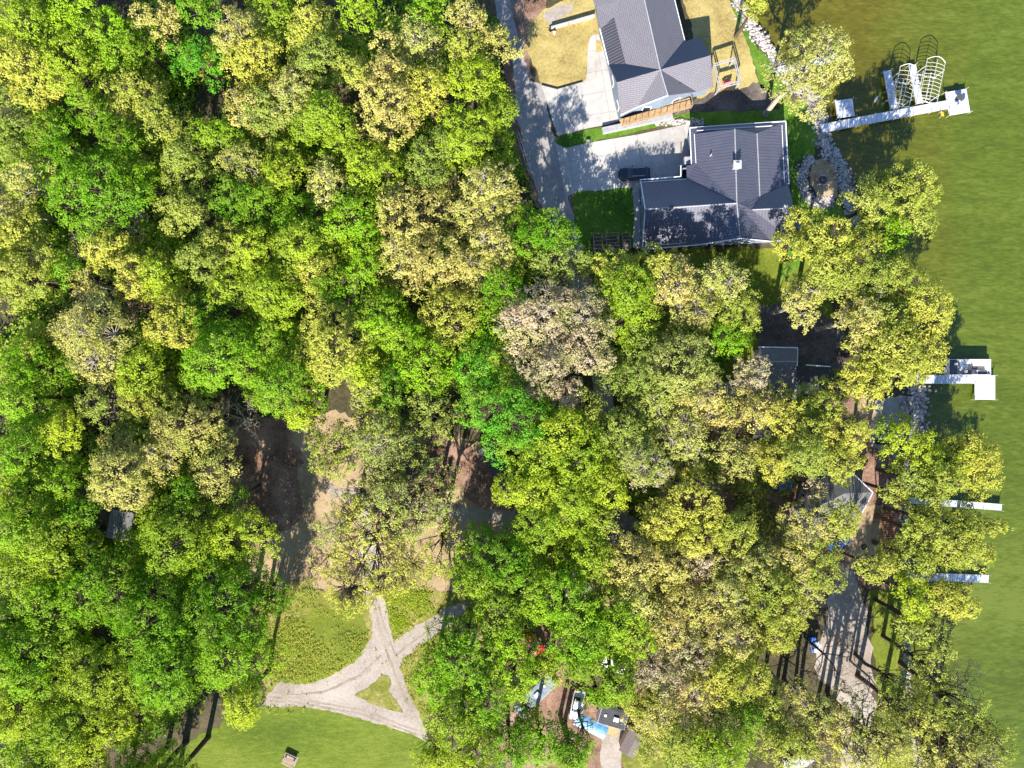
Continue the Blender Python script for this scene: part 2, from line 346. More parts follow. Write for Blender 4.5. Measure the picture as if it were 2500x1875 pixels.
sheet('lawn', [(500, 1790), (560, 1745), (640, 1720), (760, 1725), (880, 1750), (1000, 1790), (1120, 1840), (1200, 2000), (300, 2000), (360, 1860)], M['mown'], 5, 0.5, seed=9)
GRAVEL = [(640, 1722), (655, 1690), (680, 1668), (760, 1668), (830, 1640), (880, 1600), (905, 1560), (908, 1520), (895, 1470), (885, 1435), (930, 1432), (942, 1480), (955, 1540), (962, 1568),
          (1010, 1535), (1075, 1490), (1120, 1470), (1150, 1480), (1090, 1530), (1030, 1570), (985, 1605), (975, 1630), (1000, 1700), (1025, 1740), (1045, 1810), (980, 1785), (880, 1752), (760, 1728)]
sheet('gravel_track', GRAVEL, M['gravel'], 6, 0.28, seed=10, step=0.5)
for rut in ([(650, 1700), (760, 1712), (880, 1733), (1030, 1788)], [(660, 1712), (760, 1722), (880, 1743), (1020, 1794)], [(905, 1440), (925, 1530), (950, 1610), (985, 1700), (1030, 1780)], [(915, 1440), (938, 1530), (965, 1600), (1060, 1530), (1135, 1478)], [(930, 1600), (880, 1650), (790, 1690), (690, 1700)]):
    rv = [Vector(q) for q in rut]; sd_ = []
    for i_, q in enumerate(rv):
        d_ = (rv[min(i_ + 1, len(rv) - 1)] - rv[max(i_ - 1, 0)]).normalized(); sd_.append((q, Vector((-d_.y, d_.x)) * 2.6))
    RUTN = globals().get('RUTN', 6) + 1
    sheet('wheel_rut', [tuple(q - n_) for q, n_ in sd_] + [tuple(q + n_) for q, n_ in sd_[::-1]], M['rut'], RUTN, 0.10, seed=int(rut[0][0]), step=0.4)
sheet('grass_triangle', [(865, 1698), (905, 1670), (935, 1645), (948, 1650), (958, 1700), (985, 1740), (960, 1735), (905, 1718)], M['patchy'], 13, 0.35, seed=11)
sheet('gravel_track', [(800, 1180), (900, 1200), (1040, 1225), (1180, 1238), (1280, 1260), (1340, 1300), (1300, 1300), (1200, 1275), (1080, 1262), (930, 1240), (800, 1215)], M['gravel'], 5, 0.35, seed=12)
sheet('gravel_track', [(870, 1240), (905, 1235), (930, 1440), (885, 1440)], M['gravel'], 6, 0.3, seed=13)
sheet('gravel_track', [(0, 1810), (60, 1800), (110, 1815), (60, 1850), (0, 1870), (-60, 1870), (-60, 1820)], M['gravel'], 2, 0.5, seed=14)
# road and right hand side
sheet('verge', [(1180, -60), (1330, -60), (1340, 60), (1300, 100), (1295, 200), (1360, 345), (1400, 470), (1440, 640), (1460, 760), (1400, 760), (1330, 560), (1300, 480), (1240, 330), (1235, 100)], M['litter'], 1, 0.6, seed=15)
sheet('asphalt_road', [(1195, -60), (1240, -60), (1245, 20), (1275, 110), (1290, 190), (1322, 205), (1340, 280), (1358, 350), (1385, 470), (1400, 520), (1418, 580), (1430, 660), (1445, 760), (1475, 860), (1500, 960),
      (1490, 1050), (1455, 1050), (1455, 960), (1430, 860), (1405, 760), (1392, 680), (1375, 600), (1345, 560), (1315, 480), (1282, 380), (1262, 290), (1258, 200), (1240, 110), (1210, 20)], M['asphalt'], 3, 0.25, seed=16)
sheet('straw_yard', [(1290, 60), (1330, 20), (1380, 0), (1470, -40), (1500, 80), (1520, 260), (1440, 205), (1360, 216), (1322, 205), (1310, 170), (1285, 120)], M['straw'], 4, 0.2, seed=17)
sheet('gravel_bed', [(1325, 40), (1352, 15), (1400, 5), (1395, 30), (1370, 45), (1340, 62)], M['gravel'], 6, 0.3, seed=18)
sheet('concrete_path', [(1438, 95), (1448, 85), (1462, 83), (1490, 180), (1456, 187), (1455, 128), (1470, 126), (1470, 100)], M['concrete'], 7, 0, seed=18)
sheet('concrete_path', [(1436, 110), (1440, 95), (1455, 95), (1454, 200), (1432, 205), (1432, 190)], M['concrete'], 8, 0, seed=18)
sheet('concrete_driveway', [(1322, 208), (1360, 218), (1425, 200), (1436, 185), (1490, 180), (1520, 292), (1480, 305), (1440, 312), (1362, 332), (1350, 300), (1340, 265)], M['concrete'], 5, 0, seed=19)
sheet('straw_yard', [(1640, -60), (1770, -60), (1782, 0), (1805, 60), (1830, 120), (1845, 165), (1852, 200), (1830, 215), (1770, 235), (1700, 240), (1690, 60)], M['straw'], 4, 0.25, seed=20)
sheet('green_verge', [(1775, -60), (1795, -20), (1820, 60), (1850, 120), (1895, 160), (1925, 205), (1900, 230), (1858, 215), (1846, 165), (1830, 120), (1805, 60), (1782, 0), (1770, -60)], M['lush'], 5, 0.25, seed=21)
sheet('bare_soil', [(1520, 300), (1600, 275), (1700, 240), (1850, 205), (1895, 235), (1880, 270), (1780, 272), (1640, 285), (1520, 312)], M['soil_and_shade'], 5, 0.4, seed=22)
sheet('grass_strip', [(1354, 345), (1362, 332), (1440, 315), (1560, 295), (1680, 275), (1880, 268), (1915, 270), (1930, 300), (1780, 310), (1680, 300), (1600, 312), (1420, 352), (1380, 362)], M['lush'], 6, 0.15, seed=23)
sheet('concrete_driveway', [(1357, 350), (1380, 362), (1440, 348), (1560, 328), (1690, 300), (1700, 440), (1580, 462), (1540, 462), (1405, 470), (1385, 480), (1392, 520), (1378, 470)], M['concrete'], 7, 0, seed=24)
sheet('asphalt_driveway', [(1540, 462), (1570, 462), (1572, 610), (1545, 605), (1545, 560)], M['concrete'], 6, 0.1, seed=25)
sheet('lush_lawn', [(1396, 480), (1408, 468), (1545, 458), (1548, 560), (1535, 640), (1430, 640), (1408, 570)], M['lush'], 8, 0.15, seed=26)
sheet('lush_lawn', [(1900, 255), (1985, 240), (1992, 300), (2000, 350), (1985, 385), (1950, 390), (1960, 480), (2050, 500), (2080, 560), (2060, 600), (1960, 640), (1900, 700), (1930, 560), (1930, 460)], M['lush'], 5, 0.3, seed=27)
sheet('lush_lawn', [(1430, 640), (1560, 612), (1960, 600), (2000, 660), (2060, 800), (2060, 960), (1800, 980), (1740, 900), (1500, 900), (1460, 760)], M['grass'], 2, 0.8, seed=28)
sheet('painted_yard_shade', [(1845, 745), (1900, 740), (1960, 745), (2060, 790), (2070, 900), (1850, 900)], M['soil_and_shade'], 3, 0.6, seed=29)  # dark sheet painting in the cottage's shadow on the yard
sheet('sand_patio', [(1985, 390), (2010, 385), (2035, 400), (2045, 440), (2045, 480), (2020, 490), (1995, 478), (1978, 450), (1978, 420)], M['dirt'], 8, 0.15, seed=30)
sheet('gravel_beach', [(2110, 985), (2160, 975), (2246, 960), (2236, 1060), (2222, 1130), (2130, 1090), (2120, 1040)], M['asphalt'], 6, 0.4, seed=31)
sheet('flagstone_path', [(2085, 962), (2130, 968), (2140, 1030), (2105, 1075), (2090, 1040)], M['dirt'], 7, 0.3, seed=32)
sheet('sandy_yard', [(2090, 1230), (2160, 1235), (2165, 1345), (2120, 1360), (2080, 1400), (2070, 1330)], M['dirt'], 6, 0.3, seed=33)
sheet('gravel_lane', [(2030, 1440), (2060, 1380), (2090, 1400), (2110, 1480), (2125, 1570), (2135, 1680), (2130, 1780), (2150, 1960), (2060, 1960), (2050, 1760), (2030, 1690), (1995, 1640), (1990, 1580), (2010, 1540)], M['gravel'], 5, 0.5, seed=34)
sheet('lush_lawn', [(2125, 1440), (2210, 1430), (2218, 1600), (2225, 1720), (2240, 1900), (2150, 1900), (2138, 1680)], M['grass'], 4, 0.5, seed=35)
sheet('gravel_pad', [(1475, 1790), (1520, 1775), (1515, 1860), (1530, 1960), (1480, 1960), (1465, 1850)], M['gravel'], 4, 0.3, seed=36)
sheet('meadow', [(1515, 1780), (1560, 1740), (1660, 1740), (1680, 1960), (1530, 1960)], M['patchy'], 3, 0.6, seed=37)

# ------------------------------------------------------------------ stones along the shore (uncountable)
def stones(name, pts, width, count, seed, size=(0.18, 0.5), z=0.0, mat=None, label=None, closed=False):
    r = np.random.default_rng(seed)
    pts = [np.array(p[:2], float) for p in pts]
    if closed: pts = pts + [pts[0]]
    seg = [(a, b, np.linalg.norm(b - a)) for a, b in zip(pts[:-1], pts[1:])]; tot = sum(s[2] for s in seg)
    pr = np.array([s[2] for s in seg]) / tot
    ico = bmesh.new(); bmesh.ops.create_icosphere(ico, subdivisions=1, radius=1.0)
    iv = np.array([v.co for v in ico.verts]); fi = np.array([[v.index for v in f.verts] for f in ico.faces]); ico.free()
    V, F = [], []
    for k in range(count):
        i = r.choice(len(seg), p=pr); a, b, L = seg[i]; t = r.random(); q = a + (b - a) * t
        nrm = np.array([-(b - a)[1], (b - a)[0]]) / max(L, 1e-6)
        q = q + nrm * r.normal(0, width * 0.42)
        s = r.uniform(*size) * np.array([1, r.uniform(.6, 1), r.uniform(.5, .9)]); an = r.uniform(0, 6.28)
        v = iv * (1 + r.normal(0, 0.12, (len(iv), 1))) * s
        x = v[:, 0] * math.cos(an) - v[:, 1] * math.sin(an); y = v[:, 0] * math.sin(an) + v[:, 1] * math.cos(an)
        V.append(np.stack([x + q[0], y + q[1], v[:, 2] + z + s[2] * 0.3], 1)); F.append(fi + k * len(iv))
    V = np.concatenate(V); F = np.concatenate(F)
    me = bpy.data.meshes.new(name); me.from_pydata(V.tolist(), [], F.tolist()); me.update()
    o = link_mesh(name, me, mat or M['stone']); tag(o, label, kind='stuff'); return o

m, nn, bb = new_mat('shore_stone')
ge = nn.nodes.new('ShaderNodeNewGeometry'); rr = nn.nodes.new('ShaderNodeValToRGB')
rr.color_ramp.elements[0].color = (0.12, 0.10, 0.10, 1); rr.color_ramp.elements[1].color = (0.58, 0.52, 0.48, 1)
nn.links.new(ge.outputs['Random Per Island'], rr.inputs[0]); nn.links.new(rr.outputs[0], bb.inputs['Base Color']); bb.inputs['Roughness'].default_value = 0.85
M['rock'] = m
stones('shore_stones', shore_w[0:5], 1.1, 1400, 1, size=(0.12, 0.3), z=-0.05, mat=M['rock'])
stones('shore_stones', shore_w[4:11], 1.3, 2600, 2, size=(0.11, 0.27), z=-0.05, mat=M['rock'])
stones('shore_stones', shore_w[10:26], 0.8, 3000, 3, size=(0.12, 0.28), z=-0.1, mat=M['rock'])
stones('patio_stones', [P(x, y) for x, y in [(1985, 386), (1966, 400), (1958, 430), (1960, 462), (1975, 488), (2005, 498), (2035, 492)]], 0.9, 1300, 4, size=(0.09, 0.2), mat=M['rock'])
stones('wall_stones', [P(x, y) for x, y in [(1600, 300), (1640, 297), (1715, 300)]], 0.5, 320, 5, size=(0.12, 0.28), mat=M['rock'])
stones('beach_stones', [P(x, y) for x, y in [(2240, 940), (2235, 1000), (2228, 1050)]], 2.0, 500, 6, size=(0.12, 0.35), mat=M['rock'])

# ------------------------------------------------------------------ trees
def tubes(segs, k=4):
    """segs: list of (p0, p1, r0, r1) -> verts, quads"""
    if not segs: return np.zeros((0, 3)), np.zeros((0, 4), int)
    a = np.array([s[0] for s in segs], float); b = np.array([s[1] for s in segs], float)
    r0 = np.array([s[2] for s in segs]); r1 = np.array([s[3] for s in segs])
    d = b - a; L = np.linalg.norm(d, axis=1, keepdims=True); d = d / np.maximum(L, 1e-6)
    ref = np.where(np.abs(d[:, 2:3]) > 0.9, np.array([[1.0, 0, 0]]), np.array([[0, 0, 1.0]]))
    u = np.cross(d, ref); u /= np.linalg.norm(u, axis=1, keepdims=True); v = np.cross(d, u)
    n = len(segs); V = np.zeros((n, 2 * k, 3)); 
    for i in range(k):
        t = 2 * math.pi * i / k; o = u * math.cos(t) + v * math.sin(t)
        V[:, i] = a + o * r0[:, None]; V[:, k + i] = b + o * r1[:, None]
    base = (np.arange(n) * 2 * k)[:, None]
    Q = np.concatenate([base + np.array([[i, (i + 1) % k, k + (i + 1) % k, k + i]]) for i in range(k)], 0)
    return V.reshape(-1, 3), Q

def leaves(cent, nrm, size, r, aspect=0.62):
    """diamond leaf sprays at cent with approx normals"""
    n = len(cent)
    nrm = nrm / np.maximum(np.linalg.norm(nrm, axis=1, keepdims=True), 1e-6)
    t = r.normal(size=(n, 3)); t -= nrm * (t * nrm).sum(1, keepdims=True); t /= np.maximum(np.linalg.norm(t, axis=1, keepdims=True), 1e-6)
    b = np.cross(nrm, t); s = size[:, None]
    V = np.stack([cent + t * s, cent + b * s * aspect + t * s * 0.15, cent - t * s, cent - b * s * aspect + t * s * 0.15], 1).reshape(-1, 3)
    return V, np.arange(n * 4).reshape(-1, 4)

def tree(px, py, rad, tint, h=None, dens=1.0, name='broadleaf_tree', limb=None, lean=None, zc=None, base=None, pale=False, leafs=1.0):
    seed = int(px * 7919 + py * 104729) % (2 ** 31); r = np.random.default_rng(seed)
    if h is None: h = (8.5 + rad * 0.10) if rad < 45 else (11.5 + rad * 0.062)
    h *= r.uniform(0.93, 1.07)
    zc = zc or 0.74 * h
    cw = P(px, py, zc); R = rad * S * (CH - zc) / CH * (1.0 if px > 2080 else 1.14)
    if base is not None: bw = P(*base)
    else: bw = Vector((cw.x + r.normal(0, 0.4), cw.y + r.normal(0, 0.4), 0))
    off = np.array([cw.x - bw.x, cw.y - bw.y, 0.0])
    root = empty(name, (bw.x, bw.y, 0))
    # lobes
    nl = int(7 + R * 1.6); lob = []
    hv = min(0.27 * h, R * 0.8)
    for i in range(nl):
        an = i * 2.399963 + r.uniform(-0.5, 0.5); q = math.sqrt((i + 0.4) / nl) * r.uniform(0.72, 1.25)
        rr_ = R * r.uniform(0.24, 0.46)
        zz = h - rr_ * 0.8 - hv * (q ** 1.7) * r.uniform(0.75, 1.15) - r.uniform(0, 0.17) * h
        lob.append(np.array([math.cos(an) * q * (R - rr_ * 0.75), math.sin(an) * q * (R - rr_ * 0.75), zz, rr_]))
    lob = np.array(lob); el = r.uniform(0.80, 1.20); ea = r.uniform(0, math.pi); ca, sa = math.cos(ea), math.sin(ea)
    ux = (lob[:, 0] * ca + lob[:, 1] * sa) * el; uy = (-lob[:, 0] * sa + lob[:, 1] * ca) / el
    lob[:, 0], lob[:, 1] = ux * ca - uy * sa, ux * sa + uy * ca; lob[:, :2] += off[:2]
    area = (lob[:, 3] ** 2).sum() * 2 * math.pi
    nt_ = int(area * 2.3 * dens)
    li = r.choice(len(lob), nt_, p=lob[:, 3] ** 2 / (lob[:, 3] ** 2).sum())
    d = r.normal(size=(nt_, 3)); d[:, 2] = np.abs(d[:, 2]) * 0.9 - 0.30; d /= np.linalg.norm(d, axis=1, keepdims=True)
    tc = lob[li, :3] + d * lob[li, 3:4] * r.uniform(0.72, 1.08, (nt_, 1)) * np.array([1.08, 1.08, 0.8])
    # keep tufts that are not deep inside other lobes
    D = np.linalg.norm((tc[:, None] - lob[None, :, :3]) / np.array([1, 1, 0.8]), axis=2) / lob[None, :, 3]
    keep = (D.min(1) > 0.62)
    tc, d, li = tc[keep], d[keep], li[keep]; nt_ = len(tc)
    if nt_ == 0: return root
    trand = r.uniform(0, 1, nt_) * 0.35 + 0.55 * r.uniform(0, 1, len(lob))[li]
    per = 17; N = nt_ * per
    ts = r.uniform(0.2, 0.42, nt_)
    idx = np.repeat(np.arange(nt_), per)
    o = r.normal(size=(N, 3)); o /= np.linalg.norm(o, axis=1, keepdims=True); o *= r.uniform(0.2, 1, (N, 1)) ** 0.5
    o[:, 2] *= 0.6
    c = tc[idx] + o * ts[idx][:, None] * 1.55
    nr = o * 0.6 + d[idx] * 0.5 + np.array([-0.05, -0.35, 0.6]) + r.normal(0, 0.34, (N, 3))
    V, Q = leaves(c, nr, r.uniform(0.078, 0.165, N), r)
    tv = np.clip(trand[idx] + r.normal(0, 0.10, N), 0, 1)
    if tint != 'X':
        link_mesh('crown', np_mesh('crown', V, Q, tv), LEAF[tint], root)
    # trunk and limbs
    tr = 0.13 + 0.022 * h * (0.8 + 0.05 * R) * 0.55
    fork = np.array([off[0] * 0.45, off[1] * 0.45, h * 0.46])
    bend = np.array([off[0] * 0.2 + r.normal(0, 0.12), off[1] * 0.2 + r.normal(0, 0.12), h * 0.24])
    V1, Q1 = tubes([((0, 0, -0.2), (0, 0, 0.5), tr * 1.45, tr * 1.08), ((0, 0, 0.5), bend, tr * 1.08, tr * 0.95), (bend, fork, tr * 0.95, tr * 0.8)], 8)
    bark = BARKP if pale else BARK
    link_mesh('trunk', np_mesh('trunk', V1, Q1), bark, root)
    segs = []; top = np.array([off[0], off[1], h * 0.8]); segs.append((fork, fork * 0.5 + top * 0.5, tr * 0.7, tr * 0.4)); segs.append((fork * 0.5 + top * 0.5, top, tr * 0.4, tr * 0.12))
    for i, L in enumerate(lob):
        st = fork * (1 - 0.35 * (i % 3) / 2) + (0.35 * (i % 3) / 2) * top
        mid = st * 0.5 + L[:3] * 0.5 + np.array([r.normal(0, 0.3), r.normal(0, 0.3), -0.05 * h * r.random()])
        segs += [(st, mid, tr * 0.42, tr * 0.28), (mid, L[:3], tr * 0.28, tr * 0.14)]
    tw = r.random(nt_) < (limb if limb is not None else 0.16)
    for j in np.nonzero(tw)[0]:
        L = lob[li[j]]; p0 = L[:3] + (tc[j] - L[:3]) * 0.05; pm = L[:3] * 0.45 + tc[j] * 0.55 + r.normal(0, 0.12, 3)
        segs += [(p0, pm, tr * 0.12 + 0.012, 0.035), (pm, tc[j] + d[j] * 0.1, 0.035, 0.014)]
    V2, Q2 = tubes(segs, 4)
    link_mesh('limbs', np_mesh('limbs', V2, Q2), bark, root)
    root['_t'] = tint; root['_r'] = float(rad); root['_x'] = float(px); root['_y'] = float(py)
    return root

def bare_tree(px, py, rad, h=13, seed=1, name='bare_tree', pale=True, twigs=1):
    """leafless tree of forking limbs"""
    r = random.Random(seed); zc = 0.75 * h; cw = P(px, py, zc); R = rad * S * 0.9
    root = empty(name, (cw.x, cw.y, 0)); segs = []; tips = []
    def grow(p, d, L, rad_, lev):
        q = p + d * L; segs.append((tuple(p), tuple(q), rad_, rad_ * 0.72))
        if lev == 0: tips.append(q); return
        for k in range(r.choice((2, 3, 3))):
            a = Vector((r.gauss(0, 1), r.gauss(0, 1), r.gauss(0.25, 0.6))).normalized()
            grow(q, (d * 0.75 + a * 0.72).normalized(), L * r.uniform(0.62, 0.85), rad_ * 0.62, lev - 1)
    V, Q = tubes([((0, 0, -0.2), (0, 0, h * 0.38), 0.2, 0.15)], 8); link_mesh('trunk', np_mesh('trunk', V, Q), BARKP if pale else BARK, root)
    for k in range(5):
        a = k * 1.256 + r.random(); d = Vector((math.cos(a) * 0.8, math.sin(a) * 0.8, 0.75)).normalized()
        grow(Vector((0, 0, h * 0.37)), d, R * 0.50, 0.10, 4)
    V, Q = tubes(segs, 4); link_mesh('limbs', np_mesh('limbs', V, Q), BARKP if pale else BARK, root)
    root['_t'] = 'B'; root['_r'] = float(rad); root['_x'] = float(px); root['_y'] = float(py)
    return root

# crown centre x, y and radius in photo pixels, foliage tint
W = []
def rows(s):
    for it in s.split():
        a = it.split(','); W.append((float(a[0]), float(a[1]), float(a[2]), a[3]) + tuple(float(v) for v in a[4:]))
# left wood, top
rows('70,60,85,L 180,35,68,G 262,85,74,G 60,165,80,Y 165,165,72,L 385,58,50,T 482,18,50,G 470,142,58,E 582,78,62,T 600,168,55,Y 592,270,55,T')
rows('320,228,62,Y 402,302,58,Y 22,330,55,O 225,268,56,D 235,462,110,G 135,340,62,D 60,450,56,T 38,572,66,Y 452,400,66,O 458,520,64,O 592,392,50,T 300,345,50,D 330,110,45,D')
rows('530,330,50,D 262,612,60,Y 545,595,62,Y 658,40,55,L 754,58,60,Y 631,128,58,Y 774,128,66,O 708,231,76,T 870,19,50,G 1043,19,56,G 1140,46,50,T 1024,98,66,S,0.6 1217,104,50,T 1140,123,50,Y')
rows('947,162,62,T 947,270,90,T 1043,231,62,Y 1159,200,66,L 1217,270,50,L 1140,328,82,L 785,289,72,L 839,345,48,L 645,275,64,O 689,416,58,L 800,455,62,S 908,416,72,L 1055,393,62,O')
rows('862,532,78,G 893,617,50,G 735,528,66,D 1005,520,100,T 1198,463,76,T 1178,530,66,T 986,622,72,T 1198,602,64,T 735,605,76,L 630,617,62,L 640,500,50,D 860,180,50,O 560,480,50,D 330,440,50,D')
rows('657,711,72,L 758,663,66,Y 673,765,55,L 897,650,48,G 828,711,66,D 1059,650,72,T 1170,655,66,T 1106,774,84,Y 806,837,94,Y 885,905,58,L 904,950,45,S 932,774,66,G 1027,885,82,G 980,821,55,G')
rows('647,837,72,G 695,948,82,G 742,1015,46,L 948,948,58,D 1240,1010,108,E 1170,900,66,E 1043,995,60,O,0.5 932,1027,72,Y,0.7 1200,800,60,D 1225,700,60,D')
rows('39,677,82,Y 162,658,38,G 216,692,38,T 328,677,60,Y 390,680,55,L 212,812,104,T 96,835,52,Y 340,754,34,R,0.5 424,785,66,Y 494,640,56,O 559,697,62,L 540,870,94,G 347,909,60,L 77,895,82,D 251,985,62,O,0.4 347,986,56,Y 405,985,45,Y')  # the broad deep green crown has its shadow painted into its tint
rows('154,1055,56,L 39,970,72,G 58,1121,88,G 39,1205,80,L 170,1180,55,G 463,1051,82,T,0.8 289,1159,92,T,0.8 386,1105,60,T,0.7 521,1148,66,T,0.8 579,1212,30,G 450,1200,45,D 200,1250,50,D 480,760,50,D')
rows('424,1322,104,L 575,1318,86,L 45,1280,82,G 120,1335,78,L 31,1400,82,L 251,1432,104,D 96,1490,92,G 545,1490,112,D 360,1510,112,D 562,1605,96,G 392,1650,100,G 231,1665,102,L 590,1712,62,L 58,1625,92,G 35,1722,86,L')  # deep green crowns here have tree shade painted into their tint
rows('150,1780,82,L 275,1770,70,L 205,1845,72,L 640,1460,40,O,0.6')
# clearing
rows('928,1068,74,S,0.65 815,1105,66,Y,0.65 984,1100,52,O,0.65 935,1150,55,S,0.65 1080,1040,50,O,0.35')
rows('820,1290,66,S,0.25 1075,1200,60,S,0.22 1080,1330,70,Y,0.22')
rows('1205,1370,84,G 1160,1410,60,L 1255,1460,96,L 1240,1560,66,G 1130,1605,92,G 1060,1655,62,G 1185,1700,82,G 1120,1760,74,L 1245,1820,72,G 1320,1812,66,G 1150,1860,70,L 1255,1642,74,G 1350,1632,36,L 1395,1835,52,G 1425,1790,34,O,0.5 1290,1745,36,L 1400,1620,50,L 1060,1845,50,L')
# between the road and the lake
rows('1322,575,80,D 1345,640,60,O,0.7 1308,777,96,P 1420,760,80,P 1327,867,86,P 1435,850,74,P 1376,957,48,P 1301,945,48,P 1525,704,72,L 1543,777,72,L 1652,685,66,T,0.8 1760,697,66,S,0.8 1688,745,66,T,0.8 1800,758,58,Y')
rows('1778,823,50,G 1565,867,62,O 1655,903,102,S 1545,925,70,O 1692,962,76,T 1598,985,64,S 1435,990,48,O 1363,1048,82,L 1308,1120,80,L 1417,1105,76,L 1525,1048,64,O 1670,1066,68,S,0.8 1562,1120,64,S,0.8 1290,1195,76,L')
rows('1399,1178,80,L 1489,1180,66,L 1598,1160,50,P,0.5 1691,1268,100,Y 1612,1285,68,Y 1795,1300,64,Y 1830,925,58,P,0.6 1833,1000,62,T,0.7 1797,1110,62,T,0.7 1908,1010,58,Y 2010,995,56,O 1976,1055,64,Y 2066,1058,56,Y 2044,1125,56,Y')
rows('1953,1110,60,O 1886,1125,54,Y 1402,1240,84,L 1315,1270,72,L 1465,1270,54,O,0.6 1443,1352,66,L 1547,1381,76,T 1633,1381,64,T 1708,1372,58,P,0.6 1778,1385,62,T 1375,1470,104,G 1523,1528,86,G 1431,1558,76,G')
rows('1558,1460,68,S 1691,1470,78,T 1778,1450,72,T 1850,1380,62,T 1778,1558,74,T 1616,1528,66,T 1691,1590,68,P,0.5 1604,1645,72,P,0.5 1806,1645,72,Y 1885,1545,66,Y 1885,1455,70,Y 1968,1290,62,T 2049,1272,54,Y 2000,1375,66,Y')
rows('1930,1375,62,T 1968,1440,56,T 1928,1490,46,Y 1494,1655,68,L 1460,1700,38,G 1560,1715,50,Y 1757,1675,62,Y 1814,1743,46,G 1757,1757,62,T 1871,1755,52,O 1905,1810,58,Y 1757,1832,74,L 1650,1800,84,Y 1600,1735,60,T 1690,1700,55,T,0.7')
rows('1430,640,35,O 1500,650,48,Y 1600,660,50,Y')
# shore
rows('2216,465,86,Y 2128,500,58,O 2239,525,54,O 2171,568,54,D 2013,602,80,Y 2103,592,68,Y 2040,660,78,Y 2126,682,64,O 2205,692,78,Y 1960,740,55,T,0.7 2260,765,88,Y 2170,860,100,Y 2120,925,72,Y 2250,860,70,Y 2100,780,66,T 2160,780,60,O')
rows('2239,1095,72,L 2375,1106,62,Y 2320,1130,66,L 2293,1172,68,Y 2400,1172,54,Y 2225,1162,50,O 2185,1202,44,Y 2262,1258,46,Y 2350,1288,56,Y 2425,1282,36,Y 2252,1310,64,O 2347,1325,64,O 2225,1365,72,Y 2307,1345,54,Y 2385,1356,42,Y')
rows('2130,1378,48,Y 2225,1452,64,L 2318,1462,62,Y 2340,1478,42,Y 2160,1050,38,L,0.6 2240,1530,50,O,0.7 1985,1190,40,P,0.5')
rows('1990,1835,58,T,0.38 2035,1760,66,T,0.38 2130,1815,95,Y,0.38 2220,1750,84,Y,0.38 2330,1710,84,O,0.38 2405,1790,74,Y,0.38 2262,1625,66,O,0.38 2320,1840,80,Y,0.38 2420,1880,70,S,0.38')
rows('1395,1862,46,G 1930,1700,50,T,0.5 1985,1745,55,S,0.5 1960,1810,50,O,0.6 1870,1700,45,Y 2090,1850,60,T,0.5 2290,1560,50,O,0.4 2180,1660,45,O,0.4')
rows('-5,215,60,O -5,120,60,L -8,500,60,T -8,660,50,Y -5,1540,60,G -5,1640,60,L -5,1760,60,L 95,1870,60,L,0.6')
rows('1840,20,34,Y')
def inside(x, y, poly):
    c = False; j = len(poly) - 1
    for i in range(len(poly)):
        if (poly[i][1] > y) != (poly[j][1] > y) and x < (poly[j][0] - poly[i][0]) * (y - poly[i][1]) / (poly[j][1] - poly[i][1]) + poly[i][0]: c = not c
        j = i
    return c
FOREST = [(-20, -20), (1150, -20), (1225, 300), (1290, 560), (1260, 980), (1120, 1000), (900, 985), (700, 980), (560, 1000), (540, 1240), (600, 1400), (560, 1700), (380, 1760), (-20, 1900)]
EAST = [(1300, 1060), (1500, 1000), (1640, 1080), (1880, 1060), (1940, 1220), (1960, 1420), (1860, 1560), (1800, 1875), (1620, 1875), (1600, 1700), (1420, 1560), (1290, 1440), (1290, 1200)]
fr_ = random.Random(11); core = list(W)
for t in W:
    dens = t[4] if len(t) > 4 else 1.0
    tree(t[0], t[1], t[2], t[3], dens=dens * (1.0 if dens < 1 else (0.68 if t[3] in 'TPS' else 0.88)), limb=((0.32 if t[3] in 'TPSY' else 0.16) if dens >= 0.9 else 0.6), pale=(t[3] in 'TSPB' and int(t[0]) % 2 == 0),
         leafs=1.0)
# trees with their own build
tree(1990, 148, 99, 'T', h=17.5, dens=0.6, base=(1868, 278), pale=True, limb=0.3)
tree(905, 1335, 150, 'Y', h=17, dens=0.36, limb=0.95, base=(945, 1262))
tree(985, 1215, 120, 'S', h=17, dens=0.32, limb=0.95)
for bx, by in ((410, 1822), (455, 1812), (508, 1800)):
    q = P(bx, by); kx = CH / (CH - 13.0)
    tree(1250 + (bx - 1250) * kx, 937.5 + (by - 937.5) * kx, 80, 'L', h=17.5, base=(bx, by))
for bx, by in ((2018, 1695), (2150, 1722), (2192, 1718)):
    kx = CH / (CH - 14.0)
    tree(1250 + (bx - 1250) * kx + 10, 937.5 + (by - 937.5) * kx, 100, 'T', h=20, dens=0.3, limb=0.9, base=(bx, by))
for bx, by in ((60, 2010), (190, 2020), (330, 2010)):  # trees out of view below, added for the shadows they cast
    tree(bx, by, 90, 'L')
bare_tree(265, 535, 55, 15, 3); bare_tree(178, 590, 55, 15, 4); bare_tree(245, 975, 50, 15, 6); bare_tree(1800, 1065, 50, 15, 7); bare_tree(1030, 90, 55, 15, 8)
bare_tree(560, 1030, 60, 15, 9); bare_tree(1530, 1130, 45, 15, 10); bare_tree(1655, 1610, 55, 15, 11); bare_tree(130, 735, 50, 15, 12, pale=False); bare_tree(2330, 1690, 70, 16, 13)
bare_tree(2062, 1640, 75, 17, 21, pale=False); bare_tree(1960, 1650, 60, 15, 22, pale=False); bare_tree(2180, 1700, 70, 16, 23); bare_tree(2390, 1700, 60, 15, 24)
bare_tree(848, 1468, 26, 5, 14, name='bare_shrub', pale=False)

